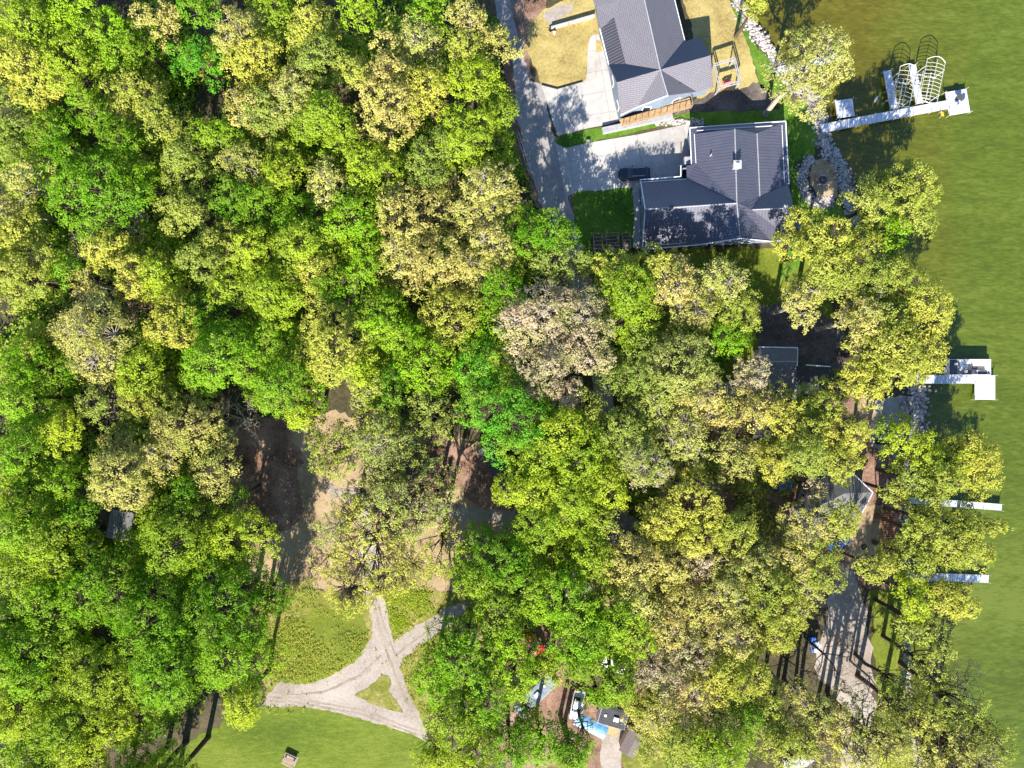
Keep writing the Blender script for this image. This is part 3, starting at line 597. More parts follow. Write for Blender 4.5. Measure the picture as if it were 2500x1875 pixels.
# labels: colour, size, place
REG = [(90, 110, 'in the top left corner of the wood'), (300, 150, 'near the top edge, beside the emerald crown'), (560, 130, 'at the top, right of the emerald crown'), (800, 90, 'at the top, left of the dark gap'),
 (1090, 80, 'beside the road at the top edge'), (60, 400, 'at the left edge, upper part'), (260, 380, 'in the upper left wood'), (480, 420, 'in the wood below the emerald crown'), (720, 300, 'in the wood far left of the shingled house'),
 (960, 230, 'left of the road, level with the straw yard'), (1140, 250, 'beside the road opposite the grey shingled house'), (760, 470, 'in the wood left of the parked car'), (1000, 450, 'left of the road near the metal roof'),
 (1190, 510, 'at the bend of the road'), (70, 650, 'at the left edge, mid height'), (260, 640, 'in the wood near the bare pinkish trees'), (420, 720, 'beside the reddish crown'), (640, 650, 'in the wood, left of centre'),
 (860, 620, 'in the wood below the bright green pair'), (1090, 660, 'left of the pinkish crowns'), (70, 860, 'at the left edge, below middle'), (260, 850, 'around the big tan crown on the left'), (500, 880, 'in the wood above the leaf-strewn clearing'),
 (740, 850, 'upper left of the clearing'), (960, 850, 'just left of the photo centre'), (1200, 900, 'just below the photo centre'), (90, 1100, 'at the left edge, above the hidden shed'), (320, 1060, 'left of the leaf-strewn clearing'),
 (500, 1120, 'against the dark side of the clearing'), (60, 1350, 'at the left edge, lower part'), (250, 1380, 'below the hidden shed'), (500, 1320, 'left of the bare dirt clearing'), (500, 1500, 'left of the gravel fork'),
 (130, 1600, 'in the lower left wood'), (400, 1650, 'above the three dark trunks'), (120, 1830, 'in the bottom left corner'), (560, 1720, 'beside the end of the gravel track'), (450, 1900, 'at the bottom lawn with a dark bare trunk'),
 (900, 1100, 'in the bare clearing'), (1180, 1400, 'right of the clearing'), (1120, 1620, 'right of the gravel fork'), (1280, 1640, 'around the camper trailer'), (1200, 1830, 'at the bottom, below the camper'),
 (1330, 620, 'below the garden racks by the road'), (1370, 820, 'among the pinkish crowns by the road'), (1560, 700, 'below the metal roofed house'), (1760, 740, 'above the lone lakeside cottage'), (1620, 920, 'left of the lone cottage'),
 (1370, 1080, 'right of the emerald giant'), (1580, 1090, 'lower left of the cottage'), (1830, 1000, 'just below the cottage'), (2030, 1040, 'between cottage and stony beach'), (1360, 1250, 'above the low green mass'), (1640, 1270, 'beside the hidden wooden deck'),
 (1930, 1150, 'left of the grey hipped roof'), (1450, 1480, 'in the low green mass above the campers'), (1600, 1400, 'in the tan canopy, upper left'), (1780, 1420, 'in the tan canopy, middle'), (1640, 1560, 'in the tan canopy, lower left'),
 (1830, 1560, 'in the tan canopy by the cart'), (1980, 1380, 'above the gravel lane'), (1480, 1680, 'above the blue canopy'), (1640, 1770, 'right of the brown shed'), (1800, 1740, 'left of the gravel lane'), (2000, 1800, 'over the gravel lane at the bottom'),
 (2170, 1760, 'on the shore at the bottom right'), (2350, 1750, 'over the water at the bottom right'), (1990, 150, 'over the half hidden dock'), (1835, 20, 'on the stony bank at the top'), (2180, 500, 'on the shore below the stone patio'), (2040, 620, 'right of the metal roofed house corner'),
 (2210, 720, 'on the shore above the pontoon boat'), (2160, 870, 'beside the L-shaped dock'), (2250, 1110, 'on the shore above the narrow dock'), (2370, 1180, 'at the lake edge over the narrow dock'), (2270, 1260, 'between the two straight docks'), (2380, 1300, 'at the water between two straight docks'),
 (2260, 1400, 'over the lowest dock'), (2340, 1440, 'just below the lowest dock'), (2130, 1380, 'beside the reddish boardwalk')]
groups = {}
for o in list(C.objects):
    if '_t' in o:
        reg = min(REG, key=lambda g: (g[0] - o['_x']) ** 2 + (g[1] - o['_y']) ** 2)
        groups.setdefault((reg[2], o['_t'], o.name.split('.')[0]), []).append(o)
ORD = {2: ('upper', 'lower'), 3: ('top', 'middle', 'bottom')}
ORX = {2: ('left', 'right'), 3: ('left', 'middle', 'right')}
for (reg, tint, nm), L in groups.items():
    dx = max(o['_x'] for o in L) - min(o['_x'] for o in L); dy = max(o['_y'] for o in L) - min(o['_y'] for o in L)
    ax = '_x' if dx >= dy else '_y'; L.sort(key=lambda o: o[ax])
    for i, o in enumerate(L):
        size = 'small' if o['_r'] < 50 else ('broad' if o['_r'] > 84 else 'mid-sized')
        words = TINTS[tint][0]; kind = 'shrub' if 'shrub' in nm else 'tree'
        if kind == 'shrub':
            lab = 'leafless brown shrub beside the gravel track in the clearing'
        elif len(L) == 1: lab = f'{size} {words} {kind} {reg}'
        elif len(L) <= 3:
            lab = f'{(ORX if ax == "_x" else ORD)[len(L)][i]} of {len(L)} {words} trees {reg}'
        else:
            w_ = ('first', 'second', 'third', 'fourth', 'fifth', 'sixth', 'seventh', 'eighth', 'ninth', 'tenth', 'eleventh', 'twelfth')[i]
            lab = f'{w_} {words} tree from {"left" if ax == "_x" else "top"} {reg}'
        tag(o, lab, kind, 'broadleaf trees of the lakeside wood' if kind == 'tree' else None)
        for k in ('_t', '_r', '_x', '_y'): del o[k]

# undergrowth below the wood
def undergrowth(name, px, count, seed, mat, zmax=2.2, sz=(0.14, 0.3), spread=0.35):
    r = np.random.default_rng(seed)
    poly = [P(x, y)[:2] for x, y in px]; xs = [p[0] for p in poly]; ys = [p[1] for p in poly]
    A = np.array(poly); X = r.uniform(min(xs), max(xs), count * 3); Y = r.uniform(min(ys), max(ys), count * 3)
    ins = np.zeros(len(X), bool); j = len(A) - 1
    for i in range(len(A)):
        c = ((A[i, 1] > Y) != (A[j, 1] > Y)) & (X < (A[j, 0] - A[i, 0]) * (Y - A[i, 1]) / (A[j, 1] - A[i, 1] + 1e-9) + A[i, 0]); ins ^= c; j = i
    if name == 'grass_tufts':
        G = np.array([P(x, y)[:2] for x, y in GRAVEL]); g = np.zeros(len(X), bool); j = len(G) - 1
        for i in range(len(G)):
            g ^= ((G[i, 1] > Y) != (G[j, 1] > Y)) & (X < (G[j, 0] - G[i, 0]) * (Y - G[i, 1]) / (G[j, 1] - G[i, 1] + 1e-9) + G[i, 0]); j = i
        ins &= ~g | (r.random(len(X)) < 0.03)
    f = np.sin(X * 0.35 + 1.3) + np.sin(Y * 0.41) + np.sin((X + Y) * 0.77) * 0.6 + r.normal(0, 0.5, len(X))
    ins &= f > -0.2
    X, Y = X[ins][:count], Y[ins][:count]; n_ = len(X); f = f[ins][:count]
    c = np.stack([X, Y, 0.2 + np.clip(f, 0, 2) * r.uniform(0.1, 1, n_) * zmax * 0.6], 1)
    idx = np.repeat(np.arange(n_), 5); c = c[idx] + r.normal(0, spread, (n_ * 5, 3)) * np.array([1, 1, 0.4]); c[:, 2] = np.abs(c[:, 2])
    nr = r.normal(0, 0.5, (n_ * 5, 3)) + np.array([0, 0, 0.9])
    V, Q = leaves(c, nr, r.uniform(*sz, n_ * 5), r)
    o = link_mesh(name, np_mesh(name, V, Q, r.uniform(0, 1, n_ * 5)), mat); tag(o, kind='stuff'); return o
undergrowth('undergrowth', [(-150, -150), (1190, -150), (1235, 300), (1330, 560), (1290, 1080), (1100, 1040), (700, 1000), (560, 1040), (540, 1240), (600, 1400), (560, 1700), (380, 1800), (-150, 1980)], 20000, 5, LEAF['D'], 3.2)
undergrowth('understorey', FOREST, 16000, 15, LEAF['O'], 7.0)
undergrowth('understorey', FOREST, 14000, 16, LEAF['G'], 5.0)
undergrowth('understorey', EAST, 5000, 17, LEAF['O'], 6.0)
undergrowth('undergrowth', [(1420, 660), (1560, 640), (1830, 660), (1830, 840), (1640, 960), (1530, 1010), (1500, 900)], 1500, 6, LEAF['D'], 1.2)
undergrowth('undergrowth', [(1290, 1080), (1500, 1020), (1640, 1130), (1500, 1360), (1640, 1560), (1480, 1640), (1280, 1480), (1260, 1300)], 3500, 7, LEAF['G'], 1.8)
def tufts(px, count, seed, key, sz=(0.05, 0.12)):
    undergrowth('grass_tufts', px, count, seed, LEAF[key], 0.12, sz, 0.12)
tufts([(600, 1440), (940, 1440), (1120, 1440), (1150, 1560), (1040, 1760), (640, 1740), (600, 1640)], 2500, 21, 'O')
tufts([(640, 1580), (700, 1510), (860, 1480), (905, 1540), (880, 1610), (800, 1660), (655, 1660)], 1200, 22, 'Y', (0.04, 0.1))
tufts([(940, 1440), (1100, 1450), (1050, 1500), (965, 1545)], 1500, 23, 'L', (0.05, 0.12))
tufts([(640, 1440), (860, 1380), (1100, 1380), (1130, 1480), (900, 1500), (650, 1500)], 1500, 24, 'O')
#%%OBJECTS%%
# ------------------------------------------------------------------ houses
def uvs(me):
    uv = me.uv_layers.new(name='UVMap')
    for p in me.polygons:
        nrm = p.normal
        if abs(nrm.z) > 0.999: u, v = Vector((1, 0, 0)), Vector((0, 1, 0))
        else: u = Vector((0, 0, 1)).cross(nrm).normalized(); v = nrm.cross(u)
        for li in p.loop_indices:
            co = me.vertices[me.loops[li].vertex_index].co; uv.data[li].uv = (co.dot(u), co.dot(v))

def house(name, label, cat, faces, outline, wallmat, gutters=(), ridges=(), guards=(), inset=0.45, windows=True, group=None, wname='wall'):
    """faces: (material, [(px, py, z)...]); every corner is a real height, placed where the photo shows it"""
    pts = [P(*q) for q in outline]; ctr = sum(pts, Vector()) / len(pts); ctr.z = 0
    root = empty(name, ctr, 0, label, cat, group)
    by = {}
    for mk, f in faces: by.setdefault(mk, []).append(f)
    for mk, fs in by.items():
        me = bpy.data.meshes.new('roof'); V, F, idx = [], [], {}
        for f in fs:
            ff = []
            for q in f:
                if q not in idx: idx[q] = len(V); V.append(P(*q) - ctr)
                ff.append(idx[q])
            F.append(ff)
        me.from_pydata(V, [], F); me.update()
        bm = bmesh.new(); bm.from_mesh(me)
        for f in bm.faces:
            if f.normal.z < 0: f.normal_flip()
        bmesh.ops.triangulate(bm, faces=[f for f in bm.faces if len(f.verts) > 4]); bm.normal_update()
        bm.to_mesh(me); bm.free(); me.update(); uvs(me)
        o = link_mesh('roof', me, M[mk], root)
        sm = o.modifiers.new('thick', 'SOLIDIFY'); sm.thickness = 0.16; sm.offset = -1
    # walls under the roof outline
    n = len(pts); loc = [p - ctr for p in pts]
    area = sum(loc[i].x * loc[(i + 1) % n].y - loc[(i + 1) % n].x * loc[i].y for i in range(n)); sgn = 1 if area > 0 else -1
    ins = []
    for i in range(n):
        a, b, c = loc[i - 1].xy, loc[i].xy, loc[(i + 1) % n].xy
        e1 = (b - a).normalized(); e2 = (c - b).normalized()
        n1 = Vector((-e1.y, e1.x)) * sgn; n2 = Vector((-e2.y, e2.x)) * sgn; m_ = (n1 + n2)
        m_ = m_ / max(0.5, m_.length_squared) * 2 if m_.length > 0.1 else n1
        q = b + m_ * inset * 0.5 * 2 * 0.5; q = b + (n1 + n2).normalized() * inset if (n1 + n2).length > 0.1 else b
        ins.append((q.x, q.y, loc[i].z - 0.22))
    wb = MB()
    for i in range(n):
        a, b = ins[i], ins[(i + 1) % n]
        wb.add([(a[0], a[1], 0), (b[0], b[1], 0), b, a], [(0, 1, 2, 3) if sgn > 0 else (3, 2, 1, 0)])
    wb.build(wname, wallmat, root)
    if windows:
        for i in range(n):
            a, b = Vector(ins[i][:2]), Vector(ins[(i + 1) % n][:2]); L = (b - a).length
            hh = min(ins[i][2], ins[(i + 1) % n][2])
            if L < 3 or hh < 2.3: continue
            e = (b - a) / L; out = Vector((e.y, -e.x)) * sgn; k = max(1, int(L / 4)); ang = math.atan2(e.y, e.x)
            for j in range(k):
                c = a + e * L * (j + 0.5) / k + out * 0.03
                fr = MB().box(1.3, 0.09, 1.3, c.x, c.y, 0.9, ang).build('window', M['white'], root)
                c2 = c + out * 0.05
                MB().box(1.1, 0.03, 1.1, c2.x, c2.y, 1.0, ang).build('pane', M['glass'], fr)
    for g in gutters:
        gb = MB()
        for a, b in zip(g[:-1], g[1:]): gb.tube(P(*a) - ctr + Vector((0, 0, .02)), P(*b) - ctr + Vector((0, 0, .02)), 0.085, n=6)
        gb.build('gutter', M['white'], root)
    for g in ridges:
        gb = MB()
        for a, b in zip(g[:-1], g[1:]): gb.tube(P(*a) - ctr, P(*b) - ctr, 0.09, n=6)
        gb.build('ridge_cap', M['greywall'], root)
    for g in guards:
        gb = MB()
        for a, b in zip(g[:-1], g[1:]): gb.tube(P(*a) - ctr, P(*b) - ctr, 0.05, n=6)
        gb.build('snow_guard', M['white'], root)
    return root, ctr

def chimney(root, ctr, px, py, z, sx=0.7, h=1.3, cap=True, mat='bluewall'):
    p = P(px, py, z + h) - ctr
    ch = MB().box(sx, sx, h + 1.2, p.x, p.y, z - 1.2).build('chimney', M[mat], root)
    if cap:
        MB().box(sx * 1.35, sx * 1.35, 0.12, p.x, p.y, z + h + .002).box(sx * 0.9, sx * 0.9, 0.28, p.x, p.y, z + h + 0.124, taper=0.3).build('chimney_cap', M['alu'], ch)

c1 = (1612, 170, 7.0)
F1 = [('shingle', [(1560, -60, 7.0), c1, (1528, 156, 4.0), (1499, 42, 4.1), (1465, 72, 3.05), (1455, 18, 3.1), (1516, -2, 5.0), (1530, -60, 5.4)]),
      ('shingle', [(1440, -60, 3.0), (1530, -60, 5.4), (1516, -2, 5.0), (1455, 18, 3.1), (1446, -2, 2.9)]),
      ('darkseam', [(1499, 42, 4.1), (1528, 156, 4.0), (1486, 157, 2.9), (1465, 72, 3.05)]),
      ('shingle', [(1486, 157, 2.9), (1528, 156, 4.0), c1, (1506, 201, 6.2)]),
      ('shingle', [(1506, 201, 6.2), c1, (1555, 262, 3.4), (1515, 281, 3.0)]),
      ('shingle', [c1, (1631, 233, 7.0), (1555, 262, 3.4)]),
      ('shingle', [c1, (1560, -60, 7.0), (1632, -60, 3.2), (1672, 101, 3.2)]),
      ('shingle', [c1, (1672, 101, 3.2), (1708, 90, 2.9), (1735, 135, 6.2)]),
      ('shingle', [c1, (1735, 135, 6.2), (1742, 213, 3.0), (1701, 224, 3.2)]),
      ('shingle', [c1, (1701, 224, 3.2), (1631, 233, 7.0)])]
O1 = [(1446, -60, 3.0), (1455, 18, 3.0), (1465, 72, 2.9), (1486, 157, 2.9), (1506, 201, 6.2), (1515, 281, 3.0), (1555, 262, 3.4), (1631, 233, 7.0), (1701, 224, 3.2), (1742, 213, 3.0), (1735, 135, 6.2), (1708, 90, 2.9), (1672, 101, 3.2), (1632, -60, 3.2)]
h1, hc = house('shingled_house', 'large house with pale grey shingle roof and crossing gables at the top', 'house', F1, O1, M['bluewall'],
      gutters=[[(1465, 72, 3), (1486, 157, 2.9)], [(1515, 281, 2.95), (1555, 262, 3.35), (1631, 233, 6.95)], [(1632, -60, 3.15), (1672, 101, 3.15)]],
      ridges=[[(1560, -60, 7.0), c1, (1631, 233, 7.0)]])
for q in ((1658, 208), (1700, 60)): 
    pass
p = P(1658, 207, 4.6) - hc; MB().tube((p.x, p.y, 3.6), (p.x, p.y, 5.1), 0.09).build('vent_pipe', M['black'], h1)
# deck along its south side
dk = empty('timber_deck', P(1600, 272), 0, 'narrow cedar deck with railing along the shingled house', 'deck')
dc = P(1600, 272); q = [P(x, y, 1.2) - dc for x, y in ((1512, 292), (1684, 238), (1688, 262), (1520, 308))]
MB().prism([(a.x, a.y) for a in q], 1.05, 1.2).build('deck_boards', M['cedar'], dk)
a, b = q[3], q[2]; rail = MB(); rail.tube((a.x, a.y, 2.1), (b.x, b.y, 2.1), 0.05)
for i in range(12):
    t = a.lerp(b, i / 11); rail.tube((t.x, t.y, 0.0), (t.x, t.y, 2.1), 0.05, n=5)
for i in range(60):
    t = a.lerp(b, i / 59); rail.tube((t.x, t.y, 1.2), (t.x, t.y, 2.05), 0.015, n=4)
rail.tube((b.x, b.y, 2.1), (q[1].x, q[1].y, 2.1), 0.05); rail.build('railing', M['wood'], dk)
seams = MB()
for i in range(1, 26):
    t0 = q[0].lerp(q[1], i / 26); t1 = q[3].lerp(q[2], i / 26); seams.tube((t0.x, t0.y, 1.2), (t1.x, t1.y, 1.2), 0.025, n=4)
seams.build('board_gaps', M['wood'], dk)
# concrete wall below the deck
def lowwall(name, label, a, b, h, t, mat, cat='wall', z=0.0):
    A, B_ = P(*a), P(*b); c = (A + B_) / 2; L = (B_ - A).length
    o = MB().box(L, t, h, 0, 0, 0).build(name, mat, None, bevel=0.02); o.location = (c.x, c.y, z); o.rotation_euler.z = math.atan2(B_.y - A.y, B_.x - A.x)
    tag(o, label, cat); return o
lowwall('retaining_wall', 'low grey retaining wall under the cedar deck', (1470, 322), (1640, 285), 0.7, 0.9, M['greywall'])
lowwall('retaining_wall', 'straight pale wall between straw yard and gravel bed', (1345, 72), (1450, 42), 0.8, 0.22, M['concrete'])
lowwall('garden_edging', 'dark edging along lower side of the straw yard', (1360, 216), (1422, 199), 0.18, 0.15, M['black'], 'edging')
lowwall('garden_edging', 'short slanted dark edging beside the road end of straw yard', (1322, 206), (1360, 216), 0.18, 0.15, M['black'], 'edging')

A0 = (1794, 315, 6.4); A1 = (1799, 496, 6.9); A2 = (1807, 582, 6.9)
F2 = [('seam', [(1685, 313, 3.1), (1918, 297, 3.1), (1848, 326, 4.4), A0, (1697, 327, 3.35)]),
      ('seam', [A0, A1, (1677, 437, 3.3), (1675, 405, 3.1), (1699, 399, 3.4), (1697, 327, 3.35)]),
      ('seam', [(1697, 327, 3.35), (1699, 399, 3.4), (1688, 402, 3.1), (1685, 313, 3.1)]),
      ('seam', [A0, (1848, 326, 4.4), (1855, 480, 4.4), (1837, 512, 5.9), A1]),
      ('seam', [A1, (1837, 512, 5.9), (1882, 589, 3.6), A2]),
      ('seam', [(1848, 326, 4.4), (1918, 297, 3.1), (1925, 450, 3.1), (1855, 480, 4.4)]),
      ('seam', [(1564, 443, 3.0), (1677, 437, 3.3), A1, (1575, 511, 6.5)]),
      ('seam', [(1575, 511, 6.5), A1, (1703, 597, 3.3), (1568, 609, 3.0)]),
      ('seam', [A1, A2, (1703, 597, 3.3)]),
      ('seam', [(1925, 450, 3.1), (1855, 480, 4.4), (1837, 512, 5.9), (1938, 507, 5.9)]),
      ('seam', [(1837, 512, 5.9), (1938, 507, 5.9), (1932, 584, 3.1), (1882, 589, 3.6)])]
O2 = [(1685, 313, 3.1), (1918, 297, 3.1), (1925, 450, 3.1), (1938, 507, 5.9), (1932, 584, 3.1), (1882, 589, 3.6), A2, (1703, 597, 3.3), (1568, 609, 3.0), (1575, 511, 6.5), (1564, 443, 3.0), (1660, 438, 3.0), (1662, 404, 3.1), (1688, 402, 3.1)]
h2, hc2 = house('metal_roofed_house', 'large house with slate blue standing seam metal roof above the black car', 'house', F2, O2, M['bluewall'],
      gutters=[[(1684, 312, 3.1), (1918, 296, 3.1), (1926, 450, 3.1)], [(1684, 312, 3.1), (1688, 401, 3.1)], [(1562, 439, 3.0), (1662, 431, 3.0), (1662, 404, 3.1)], [(1568, 609, 3.0), (1703, 598, 3.3), A2, (1882, 589, 3.6), (1932, 585, 3.1)], [(1564, 443, 3), (1575, 511, 6.4), (1568, 609, 3)]],
      ridges=[[A0, A1, A2], [(1575, 511, 6.5), A1], [(1848, 326, 4.4), (1855, 480, 4.4)], [(1837, 512, 5.9), (1938, 507, 5.9)]],
      guards=[[(1701, 319, 3.6), (1885, 307, 3.6)], [(1909, 305, 3.4), (1915, 446, 3.4)], [(1695, 327, 3.5), (1699, 398, 3.5)], [(1565, 445, 3.2), (1676, 437, 3.3)], [(1570, 601, 3.3), (1700, 590, 3.5)]])
chimney(h2, hc2, 1800, 402, 6.5, 0.85, 0.9, mat='greywall'); chimney(h2, hc2, 1641, 504, 6.6, 0.45, 0.7, cap=False, mat='black'); chimney(h2, hc2, 1918, 505, 5.8, 0.4, 0.6, mat='greywall')
p = P(1736, 378, 5.0) - hc2; MB().tube((p.x, p.y, 4.0), (p.x, p.y, 5.2), 0.08).build('vent_pipe', M['alu'], h2)
p = P(1945, 560, 2.8) - hc2; MB().tube((p.x, p.y, 0), (p.x, p.y, 2.5), 1.0, n=10).tube((p.x, p.y, 2.5), (p.x, p.y, 3.1), 1.25, 0.15, n=10).build('bay', M['seam'], h2)
p = P(1679, 391, 2.6) - hc2; MB().box(0.9, 1.1, 2.5, p.x, p.y, 0).build('entry_porch', M['greywall'], h2)

# cottage with the marker
F3 = [('oldshingle', [(1852, 848, 3.6), (1947, 850, 3.6), (1945, 883, 4.4), (1851, 883, 4.4)]),
      ('oldshingle', [(1851, 883, 4.4), (1945, 883, 4.4), (1944, 975, 2.9), (1851, 975, 2.9)]),
      ('darkroof', [(1945, 893, 3.9), (2028, 896, 3.9), (2062, 962, 2.7), (1945, 962, 2.7)])]
O3 = [(1852, 848, 3.6), (1947, 850, 3.6), (1945, 893, 3.9), (2028, 896, 3.9), (2062, 962, 2.7), (1944, 975, 2.7), (1851, 975, 2.9)]
house('lakeside_cottage', 'small cottage with old grey gable roof and lower dark wing', 'cottage', F3, O3, M['tanwall'], gutters=[[(1852, 847, 3.6), (1947, 849, 3.6), (1946, 893, 3.8)], [(1968, 891, 3.9), (2028, 895, 3.9)]], ridges=[[(1851, 883, 4.4), (1945, 883, 4.4)]])
# grey hipped roof house further down the shore
F4 = [('oldshingle', [(2055, 1140, 3.4), (2076, 1150, 3.2), (2131, 1202, 3.0), (2102, 1256, 3.0), (2040, 1300, 3.0), (2062, 1205, 5.2)]),
      ('oldshingle', [(2055, 1140, 3.4), (2062, 1205, 5.2), (1990, 1240, 5.0), (1975, 1180, 3.0)]),
      ('oldshingle', [(2062, 1205, 5.2), (2040, 1300, 3.0), (1975, 1320, 3.0), (1990, 1240, 5.0)]),
      ('oldshingle', [(1990, 1240, 5.0), (1975, 1320, 3.0), (1950, 1250, 3.2), (1975, 1180, 3.0)])]
O4 = [(2055, 1140, 3.0), (2076, 1150, 3.0), (2131, 1202, 3.0), (2102, 1256, 3.0), (2040, 1300, 3.0), (1975, 1320, 3.0), (1950, 1250, 3.0), (1975, 1180, 3.0)]
house('lake_cabin', 'grey hip roofed cabin half hidden under trees, right of the blue tarp', 'cabin', F4, O4, M['greywall'], gutters=[[(2076, 1150, 3.1), (2131, 1202, 3.0)], [(2131, 1202, 3.0), (2102, 1256, 3.0)]])

def gable(name, label, cat, px, py, L, Wd, hz, rise, ang, rmat, wmat, group=None):
    """simple gabled building, long axis at ang"""
    p = P(px, py, hz); root = empty(name, (p.x, p.y, 0), ang, label, cat, group)
    o = 0.25; x, y = L / 2 + o, Wd / 2 + o
    V = [(-x, -y, hz), (x, -y, hz), (x, 0, hz + rise), (-x, 0, hz + rise), (x, y, hz), (-x, y, hz)]
    me = bpy.data.meshes.new('roof'); me.from_pydata(V, [], [(0, 1, 2, 3), (3, 2, 4, 5)]); me.update(); uvs(me)
    r_ = link_mesh('roof', me, rmat, root); s_ = r_.modifiers.new('t', 'SOLIDIFY'); s_.thickness = 0.12; s_.offset = -1
    x, y = L / 2, Wd / 2; h0 = hz - 0.1
    MB().add([(-x, -y, 0), (x, -y, 0), (x, y, 0), (-x, y, 0), (-x, -y, h0), (x, -y, h0), (x, y, h0), (-x, y, h0), (-x, 0, h0 + rise), (x, 0, h0 + rise)],
             [(0, 1, 5, 4), (2, 3, 7, 6), (1, 2, 6, 9, 5), (3, 0, 4, 8, 7)]).build('wall', wmat, root)
    MB().box(0.06, 0.95, 2.0, x + 0.04, 0, 0.02).build('door', M['wood'], root)
    return root
gable('tool_shed', 'small brown roofed shed beside the tan deck', 'shed', 1543, 1815, 3.1, 2.1, 2.3, 0.5, math.radians(62), M['brownshingle'], M['wood'])
gable('hidden_shed', 'grey roofed shed under the lime canopy at left', 'shed', 293, 1282, 3.8, 3.0, 2.5, 0.4, math.radians(80), M['oldshingle'], M['tanwall'])
gable('cabin', 'long dark roofed cabin at the right of the leaf litter', 'cabin', 1224, 1148, 8.0, 2.6, 2.8, 0.6, math.radians(-60), M['darkroof'], M['wood'])
gable('cabin', 'blue-grey roofed hut beside the yellow lid in the clearing', 'hut', 1004, 1139, 3.4, 2.6, 2.6, 0.5, math.radians(50), M['darkroof'], M['bluewall'])
gable('cabin', 'pale roofed cabin under trees left of the hidden deck', 'cabin', 1508, 1292, 5.0, 4.0, 2.8, 0.7, math.radians(60), M['oldshingle'], M['tanwall'])
gable('cabin', 'grey roofed cabin between pinkish crowns and cottage', 'cabin', 1762, 985, 6.0, 3.4, 2.8, 0.6, math.radians(80), M['oldshingle'], M['greywall'])
gable('shed', 'tiny dark grey shed below the cottage', 'shed', 1862, 1060, 3.0, 2.0, 2.3, 0.4, math.radians(10), M['darkroof'], M['wood'])
gable('cabin', 'grey cabin with long roof near the reddish trees', 'cabin', 1400, 1433, 4.0, 3.0, 2.6, 0.5, math.radians(30), M['oldshingle'], M['white'])

# ------------------------------------------------------------------ docks
def dock(name, label, runs, zt=0.35, post_every=3.0, panel=1.2):
    """runs: list of ((x0,y0),(x1,y1),width_px) centre lines"""
    c = P(*runs[0][0]); root = empty(name, (c.x, c.y, 0), 0, label, 'dock')
    for k, (a, b, wpx) in enumerate(runs):
        A, B_ = P(*a) - c, P(*b) - c; L = (B_ - A).length; e = (B_ - A).normalized(); ang = math.atan2(e.y, e.x); wd = wpx * S
        n_ = max(1, round(L / panel)); d = MB(); zz = zt - 0.003 * k
        for i in range(n_):
            m_ = A + e * L * (i + 0.5) / n_; d.box(L / n_ - 0.035, wd, 0.09, m_.x, m_.y, zz - 0.09, ang)
        d.build('deck_panels', M['dockw'], root)
        f = MB(); s_ = Vector((-e.y, e.x, 0)) * (wd / 2 + 0.03); m_ = (A + B_) / 2
        for q in (s_, -s_): f.box(L, 0.06, 0.16, m_.x + q.x, m_.y + q.y, zz - 0.15, ang)
        f.build('side_rail', M['alu'], root)
        np_ = max(2, round(L / post_every) + 1)
        for i in range(np_):
            for q in (s_, -s_):
                m_ = A + e * L * i / (np_ - 1) + q * 1.06
                MB().tube((m_.x, m_.y, -2.0), (m_.x, m_.y, zt + 0.45), 0.04, n=6).build('post', M['alu'], root)
    return root
dock('dock', 'long white dock with finger piers, boat lifts and square end platform', [((2002, 316), (2312, 257), 19), ((2163, 175), (2180, 268), 17), ((2224, 161), (2242, 255), 16), ((2057, 245), (2063, 288), 41), ((2330, 223), (2340, 280), 50)])
dock('dock', 'short white dock half hidden under the big pale tree', [((1893, 177), (1954, 162), 18), ((1960, 163), (2046, 140), 16)])
dock('dock', 'pale blue L-shaped dock beside the pontoon boat', [((2232, 926), (2377, 926), 19), ((2401, 916), (2401, 976), 48)])
dock('dock', 'narrow white dock reaching through leaves, above the lowest dock', [((2217, 1220), (2442, 1238), 14)])
dock('dock', 'lowest white dock with wider planks under the shore trees', [((2212, 1405), (2410, 1412), 17)])

# boat lifts
def lift(px, ang, L, Wd, label, dense):
    p = P(px[0], px[1], 2.6); root = empty('boat_lift', (p.x, p.y, 0), ang, label, 'boat lift', 'empty boat lifts at the long dock')
    zt = 2.5; f = MB(); x, y = L / 2, Wd / 2; r_ = 0.05
    f.tube((-x, -y, zt), (x, -y, zt), r_).tube((-x, y, zt), (x, y, zt), r_)
    arch = lambda X, s: [(X + s * 0.45 * math.sin(math.pi * i / 6), -y + Wd * i / 6, zt + 0.35 * math.sin(math.pi * i / 6)) for i in range(7)]
    f.path(arch(-x, -1), r_).path(arch(x, 1), r_); f.tube((-x, 0, zt + .35), (x, 0, zt + .35), 0.04); f.build('canopy_frame', M['alu'], root)
    for i in range(1, dense):
        X = -x + L * i / dense
        MB().path([(X, -y, zt), (X, -y * 0.5, zt + 0.26), (X, 0, zt + 0.35), (X, y * 0.5, zt + 0.26), (X, y, zt)], 0.032, 5).build('canopy_rib', M['alu'], root)
    for a in (-1, 1):
        for b in (-1, 1): MB().tube((a * x * 0.62, b * (y + .12), -2.0), (a * x * 0.62, b * (y + .12), zt), 0.06).build('post', M['alu'], root)
    cr = MB()
    for a in (-1, 1): cr.box(0.14, Wd + 0.3, 0.14, a * x * 0.55, 0, 0.25); 
    for b in (-1, 1): cr.box(L * 0.75, 0.12, 0.12, 0, b * y * 0.45, 0.40)
    cr.build('cradle', M['alu'], root)
    wh = MB().ring(0.42, 0.03, 0, 0, 0); o = wh.build('winch_wheel', M['alu'], root); o.location = (-x * 0.3, y + 0.35, 1.6); o.rotation_euler = (0.5, 0, 0)
lift((2210, 210), math.radians(78.5), 5.6, 2.5, 'empty boat lift between the two finger piers', 9)
lift((2277, 196), math.radians(78.5), 6.1, 2.7, 'larger empty boat lift, right of the finger piers', 11)

